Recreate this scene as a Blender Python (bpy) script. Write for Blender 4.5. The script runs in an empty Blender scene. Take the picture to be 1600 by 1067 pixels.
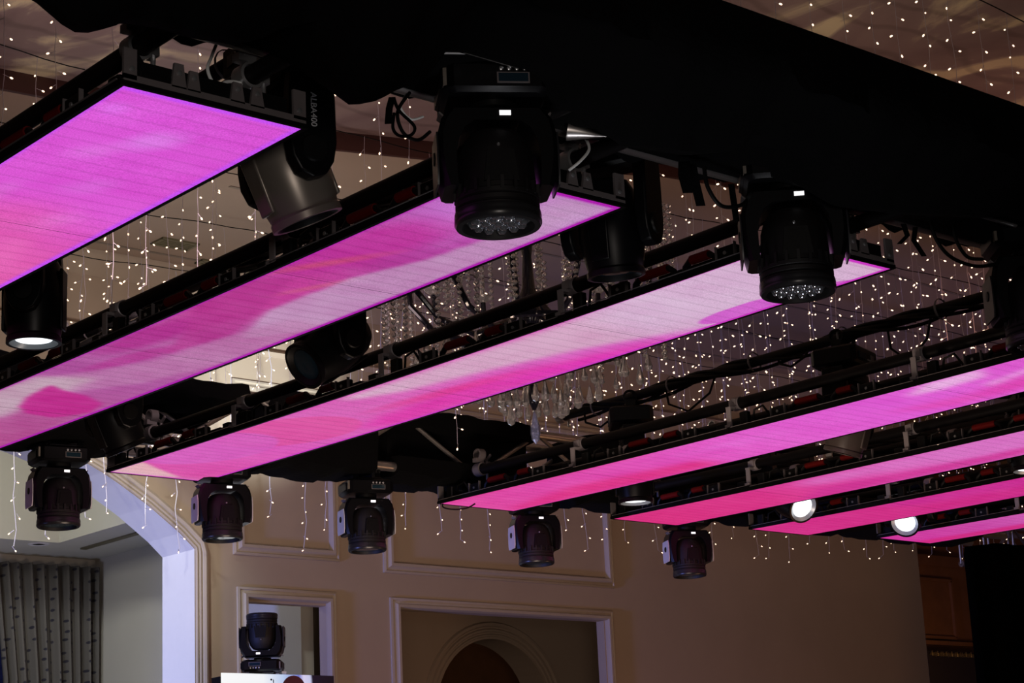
import bpy, math, random
import numpy as np
from mathutils import Vector, Matrix

random.seed(7)
C = bpy.context.scene.collection
SC = bpy.context.scene

# ------------------------------------------------------------------ camera
# world axes follow the rig: X along the LED strips (towards the camera side), Y across them, Z up
CAMZ = 1.7
FPX = 3080.32
PITCH, ROLL, YAW = 0.253355, -0.046368, 0.847004
R0 = Vector((math.cos(YAW), math.sin(YAW), 0)); F0 = Vector((-math.sin(YAW), math.cos(YAW), 0)); U0 = Vector((0, 0, 1))
FW = F0 * math.cos(PITCH) + U0 * math.sin(PITCH)
UC = -F0 * math.sin(PITCH) + U0 * math.cos(PITCH)
RT = R0 * math.cos(ROLL) + UC * math.sin(ROLL)
UP = UC * math.cos(ROLL) - R0 * math.sin(ROLL)
cam = bpy.data.cameras.new('camera'); cam.sensor_width = 36; cam.lens = FPX * 36 / 1600
cam.clip_start = 0.05; cam.clip_end = 100
camo = bpy.data.objects.new('camera', cam); C.objects.link(camo)
M3 = Matrix((RT, UP, -FW)).transposed()
camo.matrix_world = Matrix.Translation((0, 0, CAMZ)) @ M3.to_4x4()
SC.camera = camo

# ------------------------------------------------------------------ world, exposure, room lights
SC.view_settings.view_transform = 'Standard'
SC.view_settings.look = 'None'
SC.view_settings.exposure = 0
SC.view_settings.gamma = 1
SC.cycles.max_bounces = 6
SC.cycles.sample_clamp_indirect = 3
w = bpy.data.worlds.new('room_dusk'); SC.world = w; w.use_nodes = True
w.node_tree.nodes['Background'].inputs[0].default_value = (1.0, 0.62, 0.42, 1)
w.node_tree.nodes['Background'].inputs[1].default_value = 0.006

def lamp(name, kind, loc, target, energy, color, size=0.3, size_y=None, angle=60, blend=0.5):
    d = bpy.data.lights.new(name, kind); d.energy = energy; d.color = color
    if kind == 'AREA':
        d.size = size
        if size_y: d.shape = 'RECTANGLE'; d.size_y = size_y
    elif kind == 'SPOT':
        d.spot_size = math.radians(angle); d.spot_blend = blend; d.shadow_soft_size = size
    else: d.shadow_soft_size = size
    o = bpy.data.objects.new(name, d); C.objects.link(o); o.location = loc
    if target is not None:
        o.rotation_euler = (Vector(target) - Vector(loc)).to_track_quat('-Z', 'Y').to_euler()
    return o
# blue-white stage wash coming low from the stage-left side
lamp('stage_wash_light', 'SPOT', (-8.7, -1.5, 0.9), (-9.5, 6.6, 2.35), 1850, (0.24, 0.30, 1.0), 0.35, angle=40, blend=0.75)
# warm house light on the far wall, strongest at the arch end
lamp('house_warm_light', 'AREA', (-5.2, 4.6, 1.3), (-10.5, 8.2, 4.0), 62, (1.0, 0.75, 0.59), 1.6, 1.2)
lamp('house_warm_light', 'AREA', (-5.0, 9.0, 1.0), (-10.5, 12.0, 3.0), 26, (1.0, 0.50, 0.26), 1.6, 1.2)
# added cool spot brightening the upper wall and ceiling above the arch
lamp('upper_wall_fill', 'SPOT', (-8.4, 6.3, 3.2), (-10.5, 7.05, 4.80), 520, (0.88, 1.0, 1.0), 0.15, angle=30, blend=0.8)
lamp('ceiling_bounce_fill', 'AREA', (-6.6, 4.2, 4.0), (-8.0, 4.8, 5.6), 10, (1.0, 0.74, 0.76), 1.2, 0.8)  # added ceiling fills standing in for bounced room light
lamp('ceiling_bounce_fill', 'AREA', (-5.4, 8.5, 4.0), (-7.2, 9.4, 5.6), 5, (1.0, 0.46, 0.32), 1.6, 0.8)
lamp('ceiling_bounce_fill', 'AREA', (-9.0, 5.6, 4.0), (-9.8, 6.1, 5.4), 8, (0.95, 0.97, 0.95), 0.8, 0.8)
# light hidden in the raised tray of the side bay, high spot through the arch, added bluish bay fill
lamp('tray_cove_light', 'AREA', (-11.9, 5.3, 4.35), (-12.8, 7.2, 4.5), 9, (0.98, 0.98, 0.86), 0.5, 0.3)
lamp('bay_light', 'SPOT', (-8.35, 3.3, 4.75), (-12.9, 7.7, 2.3), 420, (0.96, 0.98, 0.90), 0.08, angle=34, blend=0.4)
lamp('bay_fill', 'AREA', (-11.6, 5.0, 2.0), (-13.0, 7.0, 3.2), 16, (0.62, 0.68, 1.0), 0.5, 0.5)
# faint added fill from the camera side for the near rig
lamp('camera_side_fill', 'SPOT', (0.3, 0.2, 2.1), (-3.8, 3.3, 3.5), 120, (1.0, 0.88, 0.80), 0.3, angle=66, blend=0.8)
lamp('recess_fill', 'AREA', (-10.8, 14.9, 2.9), (-12.0, 16.2, 3.6), 4, (1.0, 0.55, 0.22), 0.4, 0.4)  # added warm fill brightening the wood recess
lamp('lens_glint_fill', 'SPOT', (-3.2, 3.3, 0.6), (-3.6, 3.75, 3.3), 60, (0.95, 0.95, 1.0), 0.3, angle=42, blend=0.4)  # added from below to put glints on the lens cups

# ------------------------------------------------------------------ materials
def mat(name, col, rough=0.5, metal=0.0, noise=0.12, scale=20.0, bump=0.0, coat=0.0, spec=0.5, trans=0.0, ior=1.45):
    m = bpy.data.materials.new(name); m.use_nodes = True
    nt = m.node_tree; b = nt.nodes['Principled BSDF']
    tc = nt.nodes.new('ShaderNodeTexCoord'); nz = nt.nodes.new('ShaderNodeTexNoise')
    nz.inputs['Scale'].default_value = scale; nz.inputs['Detail'].default_value = 4
    nt.links.new(tc.outputs['Object'], nz.inputs['Vector'])
    mr = nt.nodes.new('ShaderNodeMapRange'); mr.inputs['To Min'].default_value = 1 - noise; mr.inputs['To Max'].default_value = 1 + noise
    nt.links.new(nz.outputs['Fac'], mr.inputs['Value'])
    mx = nt.nodes.new('ShaderNodeVectorMath'); mx.operation = 'SCALE'
    mx.inputs[0].default_value = col[:3]
    nt.links.new(mr.outputs['Result'], mx.inputs['Scale'])
    nt.links.new(mx.outputs['Vector'], b.inputs['Base Color'])
    b.inputs['Roughness'].default_value = rough; b.inputs['Metallic'].default_value = metal
    b.inputs['Specular IOR Level'].default_value = spec
    b.inputs['Coat Weight'].default_value = coat
    b.inputs['Transmission Weight'].default_value = trans; b.inputs['IOR'].default_value = ior
    if bump:
        bp = nt.nodes.new('ShaderNodeBump'); bp.inputs['Strength'].default_value = bump; bp.inputs['Distance'].default_value = 0.01
        nt.links.new(nz.outputs['Fac'], bp.inputs['Height']); nt.links.new(bp.outputs['Normal'], b.inputs['Normal'])
    return m

def emat(name, col, strength, sampling=None):
    m = bpy.data.materials.new(name); m.use_nodes = True
    nt = m.node_tree; b = nt.nodes['Principled BSDF']
    nz = nt.nodes.new('ShaderNodeTexNoise'); nz.inputs['Scale'].default_value = 30
    mr = nt.nodes.new('ShaderNodeMapRange'); mr.inputs['To Min'].default_value = strength * 0.9; mr.inputs['To Max'].default_value = strength * 1.1
    nt.links.new(nz.outputs['Fac'], mr.inputs['Value']); nt.links.new(mr.outputs['Result'], b.inputs['Emission Strength'])
    b.inputs['Base Color'].default_value = (*col, 1); b.inputs['Emission Color'].default_value = (*col, 1)
    b.inputs['Roughness'].default_value = 0.4
    if sampling: m.cycles.emission_sampling = sampling
    return m

MAT = dict(
    black=mat('black_plastic', (0.0045, 0.0045, 0.005), 0.45, spec=0.3),
    satin=mat('black_satin_shell', (0.003, 0.003, 0.004), 0.38, spec=0.28),
    panel=mat('lit_side_panel', (0.55, 0.55, 0.60), 0.35, spec=0.5), panel_shaded=mat('shaded_side_panel', (0.02, 0.02, 0.024), 0.35, spec=0.4),  # far heads paler, others darker: lighting put into the panel colour
    arm=mat('dark_glass_arm', (0.010, 0.010, 0.018), 0.1, spec=0.9, coat=0.5),
    matte=mat('black_matte_metal', (0.006, 0.005, 0.006), 0.6),
    cloth=mat('black_cloth', (0.0028, 0.0028, 0.0032), 0.95, bump=0.4, scale=60, spec=0.1),
    pipe=mat('black_steel_pipe', (0.005, 0.004, 0.0045), 0.5, spec=0.22),
    cable=mat('black_rubber_cable', (0.004, 0.004, 0.004), 0.55, spec=0.2),
    white=mat('white_cable_sleeve', (0.85, 0.88, 0.88), 0.5),
    steel=mat('galvanised_steel', (0.50, 0.51, 0.53), 0.30, metal=0.75, noise=0.25),
    dsteel=mat('dull_bracket_metal', (0.17, 0.15, 0.155), 0.5, metal=0.15),
    alu=mat('brushed_aluminium', (0.55, 0.52, 0.50), 0.35, metal=0.9, noise=0.2),
    red=mat('red_rubber_grip', (0.14, 0.004, 0.004), 0.7, spec=0.2),
    brown=mat('smoked_lens_shell', (0.24, 0.21, 0.18), 0.33, metal=0.4),
    label=mat('white_sticker', (0.75, 0.75, 0.78), 0.5),
    clampm=mat('zinc_clamp', (0.42, 0.38, 0.40), 0.4, metal=0.3),
    ringm=mat('grey_front_ring', (0.018, 0.018, 0.02), 0.3, spec=0.5),
    brown2=mat('smoky_barrel_shell', (0.085, 0.065, 0.06), 0.35, spec=0.5),
    lenscup=mat('mirror_lens_cup', (0.75, 0.78, 0.85), 0.12, metal=0.9, noise=0.05),
    glass=mat('lens_glass', (0.85, 0.9, 1.0), 0.04, trans=1.0, noise=0.02, ior=1.5),
    lensdark=mat('dark_coated_lens', (0.012, 0.028, 0.042), 0.08, spec=0.35),
    crystal=mat('cut_crystal', (0.80, 0.78, 0.82), 0.07, trans=0.82, noise=0.02, ior=1.6),
    display=emat('lit_display', (1.0, 0.97, 0.98), 1.1),
    beam=emat('lit_beam_lens', (0.92, 0.97, 1.0), 1.8),
    beamring=mat('frosted_lens_ring', (0.45, 0.52, 0.58), 0.3, metal=0.3),
    bulb=emat('warm_fairy_bulb', (1.0, 0.70, 0.47), 2.6, 'NONE'),
    wire=mat('clear_pvc_wire', (0.50, 0.45, 0.50), 0.3, spec=0.6),
    redled=emat('red_indicator', (1.0, 0.02, 0.05), 0.25),
    wall=mat('beige_plaster', (0.42, 0.325, 0.245), 0.85, noise=0.06, scale=3, bump=0.05),
    trimm=mat('cream_moulding', (0.45, 0.375, 0.30), 0.5, noise=0.05),
    reveal=mat('white_reveal_paint', (0.72, 0.70, 0.70), 0.7, noise=0.03),
    dark=mat('dark_floor', (0.02, 0.014, 0.012), 0.5),
    drape=mat('heavy_black_drape', (0.0015, 0.0015, 0.0018), 1.0, spec=0.0),
    crown=mat('dark_red_cove_moulding', (0.06, 0.022, 0.018), 0.5),
    vent=mat('vent_brass', (0.16, 0.14, 0.08), 0.5),
    wood=mat('dark_wood_panel', (0.20, 0.085, 0.035), 0.6, noise=0.3, scale=6),
    gold=mat('aged_gilt', (0.22, 0.16, 0.07), 0.35, metal=0.7, noise=0.5, scale=30),
)

# ------------------------------------------------------------------ mesh builder
class MB:
    def __init__(s): s.v = []; s.f = []; s.m = None
    def add(s, vs, fs, M=None):
        n = len(s.v)
        s.v += [tuple(M @ Vector(p)) if M else tuple(p) for p in vs]
        s.f += [tuple(i + n for i in f) for f in fs]; return s
    def box(s, c, d, M=None, taper=1.0):
        x, y, z = d[0] / 2, d[1] / 2, d[2] / 2
        vs = [(c[0] + a * x * (taper if k < 0 else 1), c[1] + b * y * (taper if k < 0 else 1), c[2] + k * z) for k in (-1, 1) for a, b in ((-1, -1), (1, -1), (1, 1), (-1, 1))]
        return s.add(vs, [(3, 2, 1, 0), (4, 5, 6, 7), (0, 1, 5, 4), (1, 2, 6, 5), (2, 3, 7, 6), (3, 0, 4, 7)], M)
    def cbox(s, c, d, ch, M=None):          # box with chamfered vertical edges and rims
        x, y, z = d[0] / 2, d[1] / 2, d[2] / 2
        def ring(ix, zz):
            a, b = x - ix, y - ix
            return [(c[0] + p, c[1] + q, c[2] + zz) for p, q in ((-a + ch, -b), (a - ch, -b), (a, -b + ch), (a, b - ch), (a - ch, b), (-a + ch, b), (-a, b - ch), (-a, -b + ch))]
        e = ch * 0.5
        rs = [ring(e, -z), ring(0, -z + e), ring(0, z - e), ring(e, z)]
        vs = sum(rs, []); fs = [tuple(range(7, -1, -1)), tuple(range(24, 32))]
        for k in range(3):
            for i in range(8): fs.append((k * 8 + i, k * 8 + (i + 1) % 8, k * 8 + 8 + (i + 1) % 8, k * 8 + 8 + i))
        return s.add(vs, fs, M)
    def cyl(s, a, b, r, n=12, r2=None, cap=True, M=None):
        return s.tube([a, b], [r, r if r2 is None else r2], n, cap, M)
    def tube(s, pts, r, n=8, cap=True, M=None):
        pts = [Vector(p) for p in pts]; k = len(pts)
        rs = r if isinstance(r, (list, tuple)) else [r] * k
        vs = []; up = None
        for i, p in enumerate(pts):
            t = (pts[min(i + 1, k - 1)] - pts[max(i - 1, 0)])
            if t.length < 1e-9: t = Vector((0, 0, 1))
            t.normalize()
            if up is None: up = Vector((0, 0, 1)) if abs(t.z) < 0.9 else Vector((1, 0, 0))
            a = t.cross(up)
            if a.length < 1e-6: a = t.cross(Vector((0.3, 1, 0.2)))
            a.normalize(); b = a.cross(t); up = b
            for j in range(n):
                th = 2 * math.pi * j / n
                vs.append(p + (a * math.cos(th) + b * math.sin(th)) * rs[i])
        fs = []
        for i in range(k - 1):
            for j in range(n): fs.append((i * n + j, i * n + (j + 1) % n, (i + 1) * n + (j + 1) % n, (i + 1) * n + j))
        if cap: fs += [tuple(range(n - 1, -1, -1)), tuple(range((k - 1) * n, k * n))]
        return s.add(vs, fs, M)
    def lathe(s, prof, n=32, M=None, cap=True):       # prof: (r, z) pairs
        vs = []; fs = []
        for r, z in prof:
            for j in range(n): vs.append((r * math.cos(2 * math.pi * j / n), r * math.sin(2 * math.pi * j / n), z))
        for i in range(len(prof) - 1):
            for j in range(n): fs.append((i * n + j, i * n + (j + 1) % n, (i + 1) * n + (j + 1) % n, (i + 1) * n + j))
        if cap: fs += [tuple(range(n - 1, -1, -1)), tuple(range((len(prof) - 1) * n, len(prof) * n))]
        return s.add(vs, fs, M)
    def prism(s, poly, a, b, plane='XZ', M=None):     # polygon extruded from a to b along the missing axis
        def P(u, v, t): return {'XZ': (u, t, v), 'XY': (u, v, t), 'YZ': (t, u, v)}[plane]
        n = len(poly)
        vs = [P(u, v, a) for u, v in poly] + [P(u, v, b) for u, v in poly]
        fs = [tuple(range(n - 1, -1, -1)), tuple(range(n, 2 * n))] + [(i, (i + 1) % n, n + (i + 1) % n, n + i) for i in range(n)]
        return s.add(vs, fs, M)
    def loft(s, rings, closed=True, cap=True):
        n = len(rings[0]); vs = sum([list(r) for r in rings], []); fs = []
        for i in range(len(rings) - 1):
            for j in range(n if closed else n - 1): fs.append((i * n + j, i * n + (j + 1) % n, (i + 1) * n + (j + 1) % n, (i + 1) * n + j))
        if cap: fs += [tuple(range(n - 1, -1, -1)), tuple(range((len(rings) - 1) * n, len(rings) * n))]
        return s.add(vs, fs)
    def mesh(s, name, m, sharp=35):
        me = bpy.data.meshes.new(name); me.from_pydata([tuple(p) for p in s.v], [], s.f); me.update()
        me.materials.append(m); me.shade_smooth(); me.set_sharp_from_angle(angle=math.radians(sharp)); return me
    def build(s, name, m, parent=None, bevel=0.0, sharp=35, loc=None):
        o = bpy.data.objects.new(name, s.mesh(name, m, sharp)); C.objects.link(o)
        if parent: o.parent = parent
        if loc: o.location = loc
        if bevel:
            md = o.modifiers.new('bevel', 'BEVEL'); md.width = bevel; md.segments = 2; md.limit_method = 'ANGLE'
        return o

def tag(o, label=None, cat=None, group=None, kind=None):
    if label: o['label'] = label
    if cat: o['category'] = cat
    if group: o['group'] = group
    if kind: o['kind'] = kind
    return o
def empty(name, loc=(0, 0, 0), rz=0.0):
    o = bpy.data.objects.new(name, None); C.objects.link(o); o.location = loc; o.rotation_euler = (0, 0, rz); o.empty_display_size = 0.1
    return o
def struct(o): o['kind'] = 'structure'; return o
def copy_tree(o, parent=None):
    c = o.copy(); C.objects.link(c)
    if parent is not None: c.parent = parent
    for ch in list(o.children): copy_tree(ch, c)
    return c
def chan(x): return x / 12.92 if x <= 0.04045 else ((x + 0.055) / 1.055) ** 2.4
def lin(c): return [chan(v / 255.0) for v in c]
def text_mesh(name, s, size, m, parent, M, extrude=0.0008):
    cu = bpy.data.curves.new(name, 'FONT'); cu.body = s; cu.size = size; cu.extrude = extrude; cu.align_x = 'CENTER'; cu.align_y = 'CENTER'
    t = bpy.data.objects.new('tmp', cu); C.objects.link(t)
    dg = bpy.context.evaluated_depsgraph_get(); me = bpy.data.meshes.new_from_object(t.evaluated_get(dg))
    bpy.data.objects.remove(t); me.materials.clear(); me.materials.append(m)
    o = bpy.data.objects.new(name, me); C.objects.link(o); o.parent = parent; o.matrix_local = M; return o
def T(x, y, z): return Matrix.Translation((x, y, z))
def RX(a): return Matrix.Rotation(a, 4, 'X')
def RY(a): return Matrix.Rotation(a, 4, 'Y')
def RZ(a): return Matrix.Rotation(a, 4, 'Z')

# ================================================================== THE SETTING
WX = -10.5      # plane of the panelled wall
CZ = 5.4        # flat ceiling height
def arch_z(y):  # front edge of the big arch in the wall
    pts = [(2.2, 4.22), (3.2, 4.36), (4.2, 4.36), (5.0, 4.29), (5.46, 4.20), (5.84, 4.085), (6.02, 3.99), (6.22, 3.875), (6.30, 3.82), (6.49, 3.687), (6.56, 3.62)]
    for (a, za), (b, zb) in zip(pts, pts[1:]):
        if y <= b: return za + (zb - za) * (y - a) / (b - a)
    return pts[-1][1]
AY = [2.2 + (6.56 - 2.2) * i / 40 for i in range(41)]
TH = 0.38
mb = MB()
# wall above the arch, as a loft of quads front and back with the intrados a separate child in white paint
front = [(WX, y, arch_z(y)) for y in AY]
for x, flip in ((WX, 1), (WX - TH, 0)):
    for i in range(40):
        q = [(x, AY[i], arch_z(AY[i])), (x, AY[i + 1], arch_z(AY[i + 1])), (x, AY[i + 1], CZ + 0.1), (x, AY[i], CZ + 0.1)]
        mb.add(q, [(0, 1, 2, 3) if flip else (3, 2, 1, 0)])
def wall_block(y0, y1, z0, z1):
    th = TH if y1 < 7.0 else .08
    mb.box((WX - th / 2, (y0 + y1) / 2, (z0 + z1) / 2), (th, y1 - y0, z1 - z0))
wall_block(-3, 2.2, 0, CZ + 0.1)
OP1 = (6.93, 7.555, 1.2, 3.31)      # opening behind the standing moving head
OP2 = (8.15, 10.05, 0.4, 3.315)      # wide dark opening
wall_block(6.56, OP1[0], 0, CZ + 0.1)
wall_block(OP1[0], OP1[1], OP1[3], CZ + 0.1); wall_block(OP1[0], OP1[1], 0, OP1[2])
wall_block(OP1[1], OP2[0], 0, CZ + 0.1)
wall_block(OP2[0], OP2[1], OP2[3], CZ + 0.1); wall_block(OP2[0], OP2[1], 0, OP2[2])
wall_block(OP2[1], 13.85, 0, CZ + 0.1)
wall = struct(mb.build('wall_back', MAT['wall']))
# white-painted reveal of arch and jamb
mb = MB()
for i in range(40):
    a, b = AY[i], AY[i + 1]
    mb.add([(WX + .002, a, arch_z(a) - .002), (WX + .002, b, arch_z(b) - .002), (WX - TH, b, arch_z(b) - .002), (WX - TH, a, arch_z(a) - .002)], [(0, 1, 2, 3)])
mb.add([(WX + .002, 6.557, 0), (WX + .002, 6.557, 3.62), (WX - TH, 6.557, 3.62), (WX - TH, 6.557, 0)], [(0, 3, 2, 1)])
mb.build('arch_reveal', MAT['reveal'], wall)
# moulding round the arch: three rounded ribs following the edge
mb = MB()
for off, r in ((0.012, 0.010), (0.035, 0.012), (0.068, 0.022)):
    path = []
    for i, y in enumerate(AY):
        sl = (arch_z(min(y + .05, 6.56)) - arch_z(y - .05)) / (min(y + .05, 6.56) - y + .05)
        n = Vector((0, -sl, 1)).normalized(); path.append((WX + .006, y + n.y * off, arch_z(y) + n.z * off))
    path += [(WX + .006, 6.56 + off, 3.60), (WX + .006, 6.56 + off, 0)]
    mb.tube(path, r, 8)
tag(struct(mb.build('trim_1', MAT['trimm'])))

def frame_trim(name, y0, y1, z0, z1, wd=0.075, top=True, bottom=True, dip=0.0):
    """picture-frame moulding on the wall: stepped profile, outer size y0..y1, z0..z1"""
    mb = MB()
    prof = [(0, 0), (0.0, 0.016), (0.014, 0.022), (0.020, 0.014), (0.032, 0.018), (0.046, 0.040), (0.064, 0.040), (wd, 0.016), (wd, 0)]
    rings = []
    for (cy, cz, sy, sz) in ((y0, z0, 1, 1), (y1, z0, -1, 1), (y1, z1, -1, -1), (y0, z1, 1, -1)):
        rings.append([(WX + h, cy + sy * t, cz + sz * t) for t, h in prof])
    rings.append(rings[0])
    mb.loft(rings, closed=False, cap=False)
    return struct(mb.build(name, MAT['trimm'], sharp=50))
frame_trim('trim_2', 6.84, 7.665, 3.605, 4.75)
frame_trim('trim_3', 8.03, 10.17, 3.555, 4.75)
frame_trim('trim_4', 6.865, 7.63, 1.12, 3.40)
frame_trim('trim_5', 8.075, 10.135, 0.3, 3.39)
# crown where wall meets ceiling, plus a thin picture rail
mb = MB()
mb.prism([(WX + .001, CZ), (WX + .16, CZ), (WX + .15, CZ - .03), (WX + .10, CZ - .05), (WX + .05, CZ - .10), (WX + .001, CZ - .12)], 2.0, 13.85, 'XZ')
mb.prism([(WX + .001, 4.97), (WX + .03, 4.97), (WX + .045, 4.955), (WX + .03, 4.94), (WX + .001, 4.93)], 2.0, 13.85, 'XZ')
struct(mb.build('trim_6', MAT['wall'], sharp=50))

# ceiling: flat beige part next to the wall, a slightly raised painted part on the camera side
edge = [(-8.5, -4.0), (-8.42, 2.0), (-8.314, 4.104), (-8.22, 5.1), (-8.098, 5.957), (-7.80, 6.9), (-7.416, 7.734), (-7.27, 8.5), (-7.156, 9.18), (-7.08, 10.5), (-7.05, 18)]
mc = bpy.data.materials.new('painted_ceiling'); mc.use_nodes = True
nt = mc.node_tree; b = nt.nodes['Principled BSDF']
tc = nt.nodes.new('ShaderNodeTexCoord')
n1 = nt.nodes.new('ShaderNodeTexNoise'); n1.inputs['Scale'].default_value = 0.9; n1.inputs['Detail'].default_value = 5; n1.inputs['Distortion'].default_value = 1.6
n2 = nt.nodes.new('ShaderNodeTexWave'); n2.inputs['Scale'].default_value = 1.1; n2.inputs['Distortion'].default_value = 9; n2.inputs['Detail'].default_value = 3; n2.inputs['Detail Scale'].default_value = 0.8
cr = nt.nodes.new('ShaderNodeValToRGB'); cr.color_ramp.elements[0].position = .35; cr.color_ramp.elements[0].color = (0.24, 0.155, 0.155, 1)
cr.color_ramp.elements[1].position = .66; cr.color_ramp.elements[1].color = (0.85, 0.74, 0.48, 1)  # gold stop paints streaky highlights into the mural colour
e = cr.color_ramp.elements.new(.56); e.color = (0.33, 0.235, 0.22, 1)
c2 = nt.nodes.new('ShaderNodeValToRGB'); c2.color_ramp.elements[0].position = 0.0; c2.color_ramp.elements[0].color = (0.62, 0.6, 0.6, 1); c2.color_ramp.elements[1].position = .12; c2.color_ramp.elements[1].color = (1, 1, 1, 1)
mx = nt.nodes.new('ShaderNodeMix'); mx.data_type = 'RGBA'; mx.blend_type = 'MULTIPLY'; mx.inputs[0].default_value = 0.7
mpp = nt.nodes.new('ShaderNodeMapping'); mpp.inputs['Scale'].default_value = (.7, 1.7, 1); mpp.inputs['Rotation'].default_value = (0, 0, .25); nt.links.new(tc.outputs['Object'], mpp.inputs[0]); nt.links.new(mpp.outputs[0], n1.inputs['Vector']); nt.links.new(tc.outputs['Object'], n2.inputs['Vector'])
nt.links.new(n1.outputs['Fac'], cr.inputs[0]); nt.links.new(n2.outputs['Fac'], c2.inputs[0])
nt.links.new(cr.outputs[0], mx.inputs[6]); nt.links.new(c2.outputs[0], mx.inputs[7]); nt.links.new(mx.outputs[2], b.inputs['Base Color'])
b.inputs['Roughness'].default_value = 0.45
mbb = MB()
for (x0, y0), (x1, y1) in zip(edge, edge[1:]):
    mbb.add([(x0, y0, CZ), (x1, y1, CZ), (-17, y1, CZ), (-17, y0, CZ)], [(3, 2, 1, 0)])
ceil = struct(mbb.build('ceiling', mat('beige_ceiling_paint', (0.37, 0.265, 0.20), 0.75, noise=0.05, scale=1.2)))
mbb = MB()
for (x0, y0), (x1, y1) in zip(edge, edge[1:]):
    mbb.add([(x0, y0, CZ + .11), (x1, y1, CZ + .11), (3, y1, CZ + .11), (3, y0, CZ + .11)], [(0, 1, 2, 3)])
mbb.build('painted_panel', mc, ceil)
mbb = MB()
for (x0, y0), (x1, y1) in zip(edge, edge[1:]):
    mbb.add([(x0 + dx, y0, z) for dx, z in ((0, CZ - .004), (0.015, CZ), (0.02, CZ + .06), (0.0, CZ + .11))] + [(x1 + dx, y1, z) for dx, z in ((0, CZ - .004), (0.015, CZ), (0.02, CZ + .06), (0.0, CZ + .11))],
            [(0, 4, 5, 1), (1, 5, 6, 2), (2, 6, 7, 3)])
mbb.build('cove_edge', MAT['crown'], ceil)
# thin panel joints of the ceiling
mbb = MB()
for (a, bb) in (((-7.9, 9.6), (-8.1, 12.2)), ((-8.9, 5.8), (-8.9, 13.8)), ((-9.6, 7), (-9.6, 13.8)), ((-10.2, 5), (-10.2, 13.8)), ((-10.3, 8.9), (-7.3, 8.9)), ((-10.3, 11.6), (-7.1, 11.6))):
    d = Vector((bb[0] - a[0], bb[1] - a[1], 0)).normalized(); n = Vector((-d.y, d.x, 0)) * 0.012
    A = Vector((*a, CZ - .004)); B2 = Vector((*bb, CZ - .004))
    mbb.add([A - n, B2 - n, B2 + n, A + n, A - n + Vector((0, 0, .003)), B2 - n + Vector((0, 0, .003)), B2 + n + Vector((0, 0, .003)), A + n + Vector((0, 0, .003))], [(3, 2, 1, 0), (0, 1, 5, 4), (1, 2, 6, 5), (2, 3, 7, 6), (3, 0, 4, 7)])
mbb.build('panel_joint', mat('ceiling_joint', (0.24, 0.19, 0.15), .8), ceil)
# floor and side walls, out of frame but part of the room
struct(MB().box((-6, 7, -.05), (24, 24, .1)).build('floor', MAT['dark']))
struct(MB().box((-8, 18.6, 2.7), (20, .1, 5.6)).build('wall_right', MAT['wall']))
# ceiling vents
def vent(x, y, lx, ly, n, label):
    t = empty('ceiling_vent', (x, y, CZ - .006)); tag(t, label, 'vent')
    f = MB(); f.box((0, ly / 2, 0), (lx, .02, .012)); f.box((0, -ly / 2, 0), (lx, .02, .012)); f.box((lx / 2, 0, 0), (.02, ly + .02, .012)); f.box((-lx / 2, 0, 0), (.02, ly + .02, .012))
    f.build('frame', MAT['vent'], t); MB().box((0, 0, .002), (lx, ly, .004)).build('backing', MAT['dark'], t)
    s = MB()
    for i in range(n): s.box((-lx / 2 + lx * (i + .5) / n, 0, -.001), (lx / n * .55, ly, .006))
    s.build('slat', MAT['vent'], t)
vent(-9.97, 6.10, 0.13, 0.24, 5, 'small brownish square ceiling vent in the gap between the first two pink strips')
vent(-10.2, 6.72, 0.08, 0.6, 3, 'long narrow dark slot vent in the ceiling right beside the wall cornice')

# ---- the side bay beyond the arch
BS = 4.05; BY = 7.62; BX = -13.64
mbb = MB()
mbb.box((BX - .05, 4, 2.1), (.1, 7.3, 4.2))                        # far wall
mbb.box(((BX + WX - TH) / 2, BY + .05, 2.1), (abs(BX - WX + TH), .1, 4.2))   # right wall
struct(mbb.build('wall_bay', mat('bay_plaster', (0.50, 0.47, 0.42), .85, noise=.04, scale=2)))
TX, TY = -13.0, 6.963                                              # far-right corner of the raised tray
mbb = MB()
mbb.box(((BX + TX) / 2, 4, BS + .02), (TX - BX, 7.3, .04))
mbb.box(((TX + WX - TH) / 2, (TY + BY) / 2, BS + .02), (WX - TH - TX, BY - TY, .04))
mbb.box((TX - .02, (TY + .4) / 2, BS + .4), (.04, TY - .4, .72))
mbb.box(((TX + WX - TH) / 2, TY + .02, BS + .4), (WX - TH - TX, .04, .72))
mbb.box(((TX + WX - TH) / 2, 3.6, BS + .78), (WX - TH - TX, 7.0, .04))
baycl = struct(mbb.build('ceiling_bay', mat('bay_ceiling_paint', (0.60, 0.58, 0.50), .8, noise=.03, scale=2)))
MB().box((-12.6, TY + .28, BS - .006), (1.1, .05, .012)).build('slot_diffuser', MAT['vent'], baycl)
r_ = MB(); r_.lathe([(.045, 0), (.06, -.006), (.075, -.003), (.078, 0)], 20, T(-13.12, 6.86, BS)); r_.build('downlight_ring', MAT['reveal'], baycl)
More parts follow.
